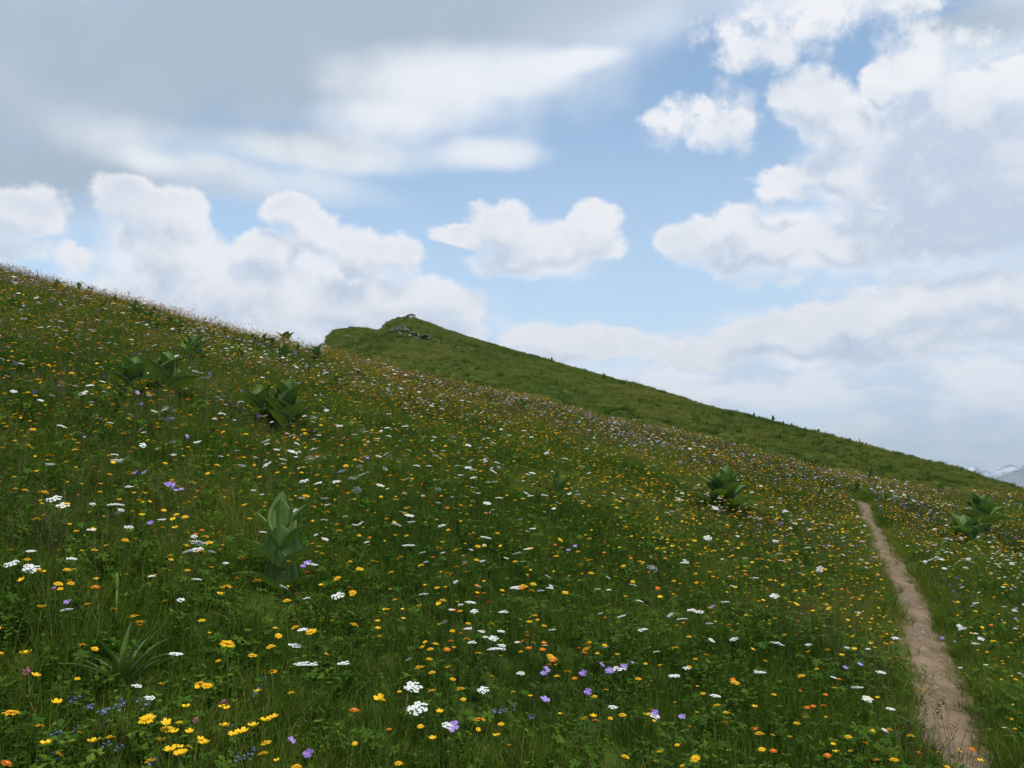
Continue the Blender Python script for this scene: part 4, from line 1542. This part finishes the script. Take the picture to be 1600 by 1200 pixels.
# ------------------------------------------------------------------ posts, rocks, shelter
x, y = hit(1343, 694)
hp = 9 * y / FPX
b = MB()
b.tube([(0, 0, -.1), (.01, 0, hp * .5), (0, 0, hp)], [.06, .06, .055], 8, 0, .5)
tag(link('marker_post', b.mesh('marker_post', [M_WOOD]), None, (x, y, float(land(x, y)[0]))), 'thin dark marker post on the far ridge above the path', 'post')
x, y = hit(258, 489)
hp = 14 * y / FPX
b = MB()
b.tube([(0, 0, -.02), (.005, 0, hp * .6), (0, 0, hp)], [.006, .005, .003], 6, 0, .5)
for k in range(60):
    a, t_ = rng.uniform(0, 6.28), rng.uniform(.45, 1.0)
    d = Vector((math.cos(a), math.sin(a), .5)).normalized()
    s_ = d.cross(Vector((0, 0, 1))).normalized() * .008
    c = Vector((0, 0, hp * t_))
    b.add([c, c + d * .02 + s_, c + d * .045, c + d * .02 - s_], [(0, 1, 2, 3)], 0, .3)
tag(link('flower_spike', b.mesh('flower_spike', [M_SEED]), None, (x, y, float(land(x, y)[0]))), 'tall dark flower spike against the sky on the left skyline', 'plant')


def rock_mesh(name, seed, sx, sy, sz, mat, n=3, rough=.35):
    import bmesh
    bm = bmesh.new()
    bmesh.ops.create_icosphere(bm, subdivisions=n, radius=1.0)
    r = np.random.default_rng(seed)
    planes = [(Vector(r.normal(0, 1, 3)).normalized(), r.uniform(.55, .95)) for _ in range(12)]
    for v_ in bm.verts:
        p = v_.co.normalized()
        d = 1.0
        for nrm, h in planes:
            dp = p.dot(nrm)
            if dp > 0:
                d = min(d, h / dp)
        jit = 1 + rough * .25 * (float(fbm(p.x * 3 + seed, p.y * 3 + p.z * 2, seed, 3)) - .5)
        v_.co = Vector((p.x * d * jit * sx, p.y * d * jit * sy, p.z * d * jit * sz))
    me = bpy.data.meshes.new(name)
    bm.to_mesh(me)
    bm.free()
    me.materials.append(mat)
    return me


OUT = [(622, 512, 15, 6, 'dark'), (634, 515, 16, 7, 'dark'), (646, 521, 16, 6, 'dark'), (658, 526, 18, 5, 'dark'), (668, 529, 12, 4, 'dark'), (612, 516, 11, 6, 'dark'), (650, 528, 12, 5, 'dark'),
       (633, 511, 7, 4, 'pale'), (636, 517, 9, 3, 'pale'), (625, 521, 5, 4, 'pale'), (620, 514, 5, 3, 'pale'), (641, 524, 5, 3, 'pale'), (654, 524, 4, 3, 'pale'), (628, 506, 7, 3, 'dark'), (506, 536, 5, 9, 'dark')]
for i, (u, v, w, h, tone) in enumerate(OUT):
    x, y = hit(u, v + h * .5)
    k = y / FPX
    me = rock_mesh('rock', 70 + i, w * k * .74, w * k * .5, h * k * .80, M_DROCK if tone == 'dark' else M_ROCK)
    o = link('rock', me, None, (x, y - (.6 if tone == 'pale' else 0), float(land(x, y)[0]) + h * k * .18), (0, .25 if u > 640 else 0, i))
    if u < 520:
        tag(o, 'dark rock on the steep left edge of the far hill', 'rock')
    elif tone == 'dark':  # these lumps stand for the shadowed hollow, its darkness held in their colour
        tag(o, 'craggy rock in the outcrop under the summit shelter, overhang shade in its dark colour', 'rock', 'shade-coloured rocks of the summit outcrop')
    else:
        tag(o, 'pale rock face in the outcrop under the summit shelter', 'rock', 'pale rocks of the summit outcrop')
for i, (u, v, w, lab) in enumerate([(543, 524, 7, 'pale flat stone on the left knob of the far hill, upper left of two'), (557, 531, 7, 'pale stone on the left knob of the far hill, lower right of two'),
                                    (606, 564, 5, 'pale upright stone beside the flower edge below the summit')]):
    x, y = hit(u, v + 2)
    k = y / FPX
    me = rock_mesh('stone', 90 + i, w * k * .5, w * k * .4, w * k * (.3 if i < 2 else 1.0), M_ROCK)
    tag(link('rock', me, None, (x, y, float(land(x, y)[0]) + .05), (0, 0, i)), lab, 'rock')

# small roofed shelter on the summit
xs, ys = hit(642, 499)
k = ys / FPX
zs = float(land(xs, ys)[0])
sh = link('summit_shelter', None, None, (xs, ys, zs), (0, 0, math.radians(12)))
tag(sh, 'tiny dark-roofed shelter on top of the rocky far summit', 'shelter')


def box(b, cx, cy, cz, sx, sy, sz, mat=0):
    v_ = [(cx + a * sx / 2, cy + c_ * sy / 2, cz + d * sz / 2) for a in (-1, 1) for c_ in (-1, 1) for d in (-1, 1)]
    b.add(v_, [(0, 1, 3, 2), (4, 6, 7, 5), (0, 4, 5, 1), (2, 3, 7, 6), (0, 2, 6, 4), (1, 5, 7, 3)], mat)


b = MB()
box(b, -.12, 0, .28, .85, .7, .90)
link('wall', b.mesh('shelter_wall', [M_WALL], False), sh)
for px_ in (-.66, .62):
    for py_ in (-.42, .42):
        b = MB()
        b.tube([(px_, py_, -.2), (px_, py_, .76)], [.05, .05], 6)
        link('post', b.mesh('shelter_post', [M_WOOD]), sh)
b = MB()
RW, RD = .92, .62
zr0, zr1 = .72, 1.06
rv = [(-RW, -RD, zr0), (-RW, RD, zr0), (-.02, -RD * .9, zr1), (-.02, RD * .9, zr1), (RW, -RD, zr0 + .04), (RW, RD, zr0 + .04)]
rv += [(a, c_, d + .07) for a, c_, d in rv]
b.add(rv, [(0, 1, 3, 2), (2, 3, 5, 4), (7, 6, 8, 9), (9, 8, 10, 11), (0, 2, 8, 6), (2, 4, 10, 8), (3, 1, 7, 9), (5, 3, 9, 11), (1, 0, 6, 7), (4, 5, 11, 10)], 0)
link('roof', b.mesh('shelter_roof', [M_WOOD], False), sh)

# ------------------------------------------------------------------ grass heads leaning over the foot of the path, stones on it
GS = 'brown grass stalks at the edge of the path'
stalk_m = []
for i in range(5):
    stalk_m.append(seed_stalk('path_stalk_%d' % i, 700 + i, 1, 1.5))
for i in range(26):
    u = 1432 + 75 * rng.uniform() + (0 if i % 3 else -20)
    v = 1245 + rng.uniform(-40, 20)
    x, y = hit(u, min(v, 1290))
    o = link('grass_stalk', stalk_m[i % 5], None, (x, y, float(land(x, y)[0])), (rng.normal(0, .12), rng.normal(.05, .12), rng.uniform(0, 6.28)), rng.uniform(.7, 1.0))
    tag(o, 'thin brown grass stalk standing before the foot of the path', 'grass stalk', GS)
stone_m = [rock_mesh('path_stone', 300 + i, .028, .022, .012, M_PSTONE, 2) for i in range(5)]
for i in range(34):
    t_ = rng.uniform(0, 1) ** 1.5
    yy = 4.6 + 13 * t_
    j = int(np.argmin(np.abs(PATH[:, 1] - yy)))
    if j >= len(PATH) - 1:
        continue
    xx = float(np.interp(yy, PATH[::-1, 1], PATH[::-1, 0])) + rng.normal(0, .12)
    o = link('stone', stone_m[i % 5], None, (xx, yy, float(land(xx, yy)[0]) + .013), (0, 0, rng.uniform(0, 6.28)), rng.uniform(.5, 1.4))
    tag(o, 'small pale stone trodden into the earth path', 'stone', 'small stones on the path')

# ------------------------------------------------------------------ the air between here and the far mountains
hm, ht, hout = mat_new('haze')
hv_ = ht.n('ShaderNodeVolumePrincipled')
hv_.inputs['Color'].default_value = (.76, .89, 1.0, 1)
hv_.inputs['Density'].default_value = 5.5e-5
hv_.inputs['Anisotropy'].default_value = .2
ht.put(hout.inputs['Volume'], hv_.outputs[0])
b = MB()
box(b, 0, 0, 0, 86000, 49000, 2101)
me = b.mesh('haze', [hm], False)
o = link('haze', me, None, (0, 0, -902 + 1050.5))
tag(o, 'thin blue air haze in front of the distant mountains', 'haze', kind='stuff')
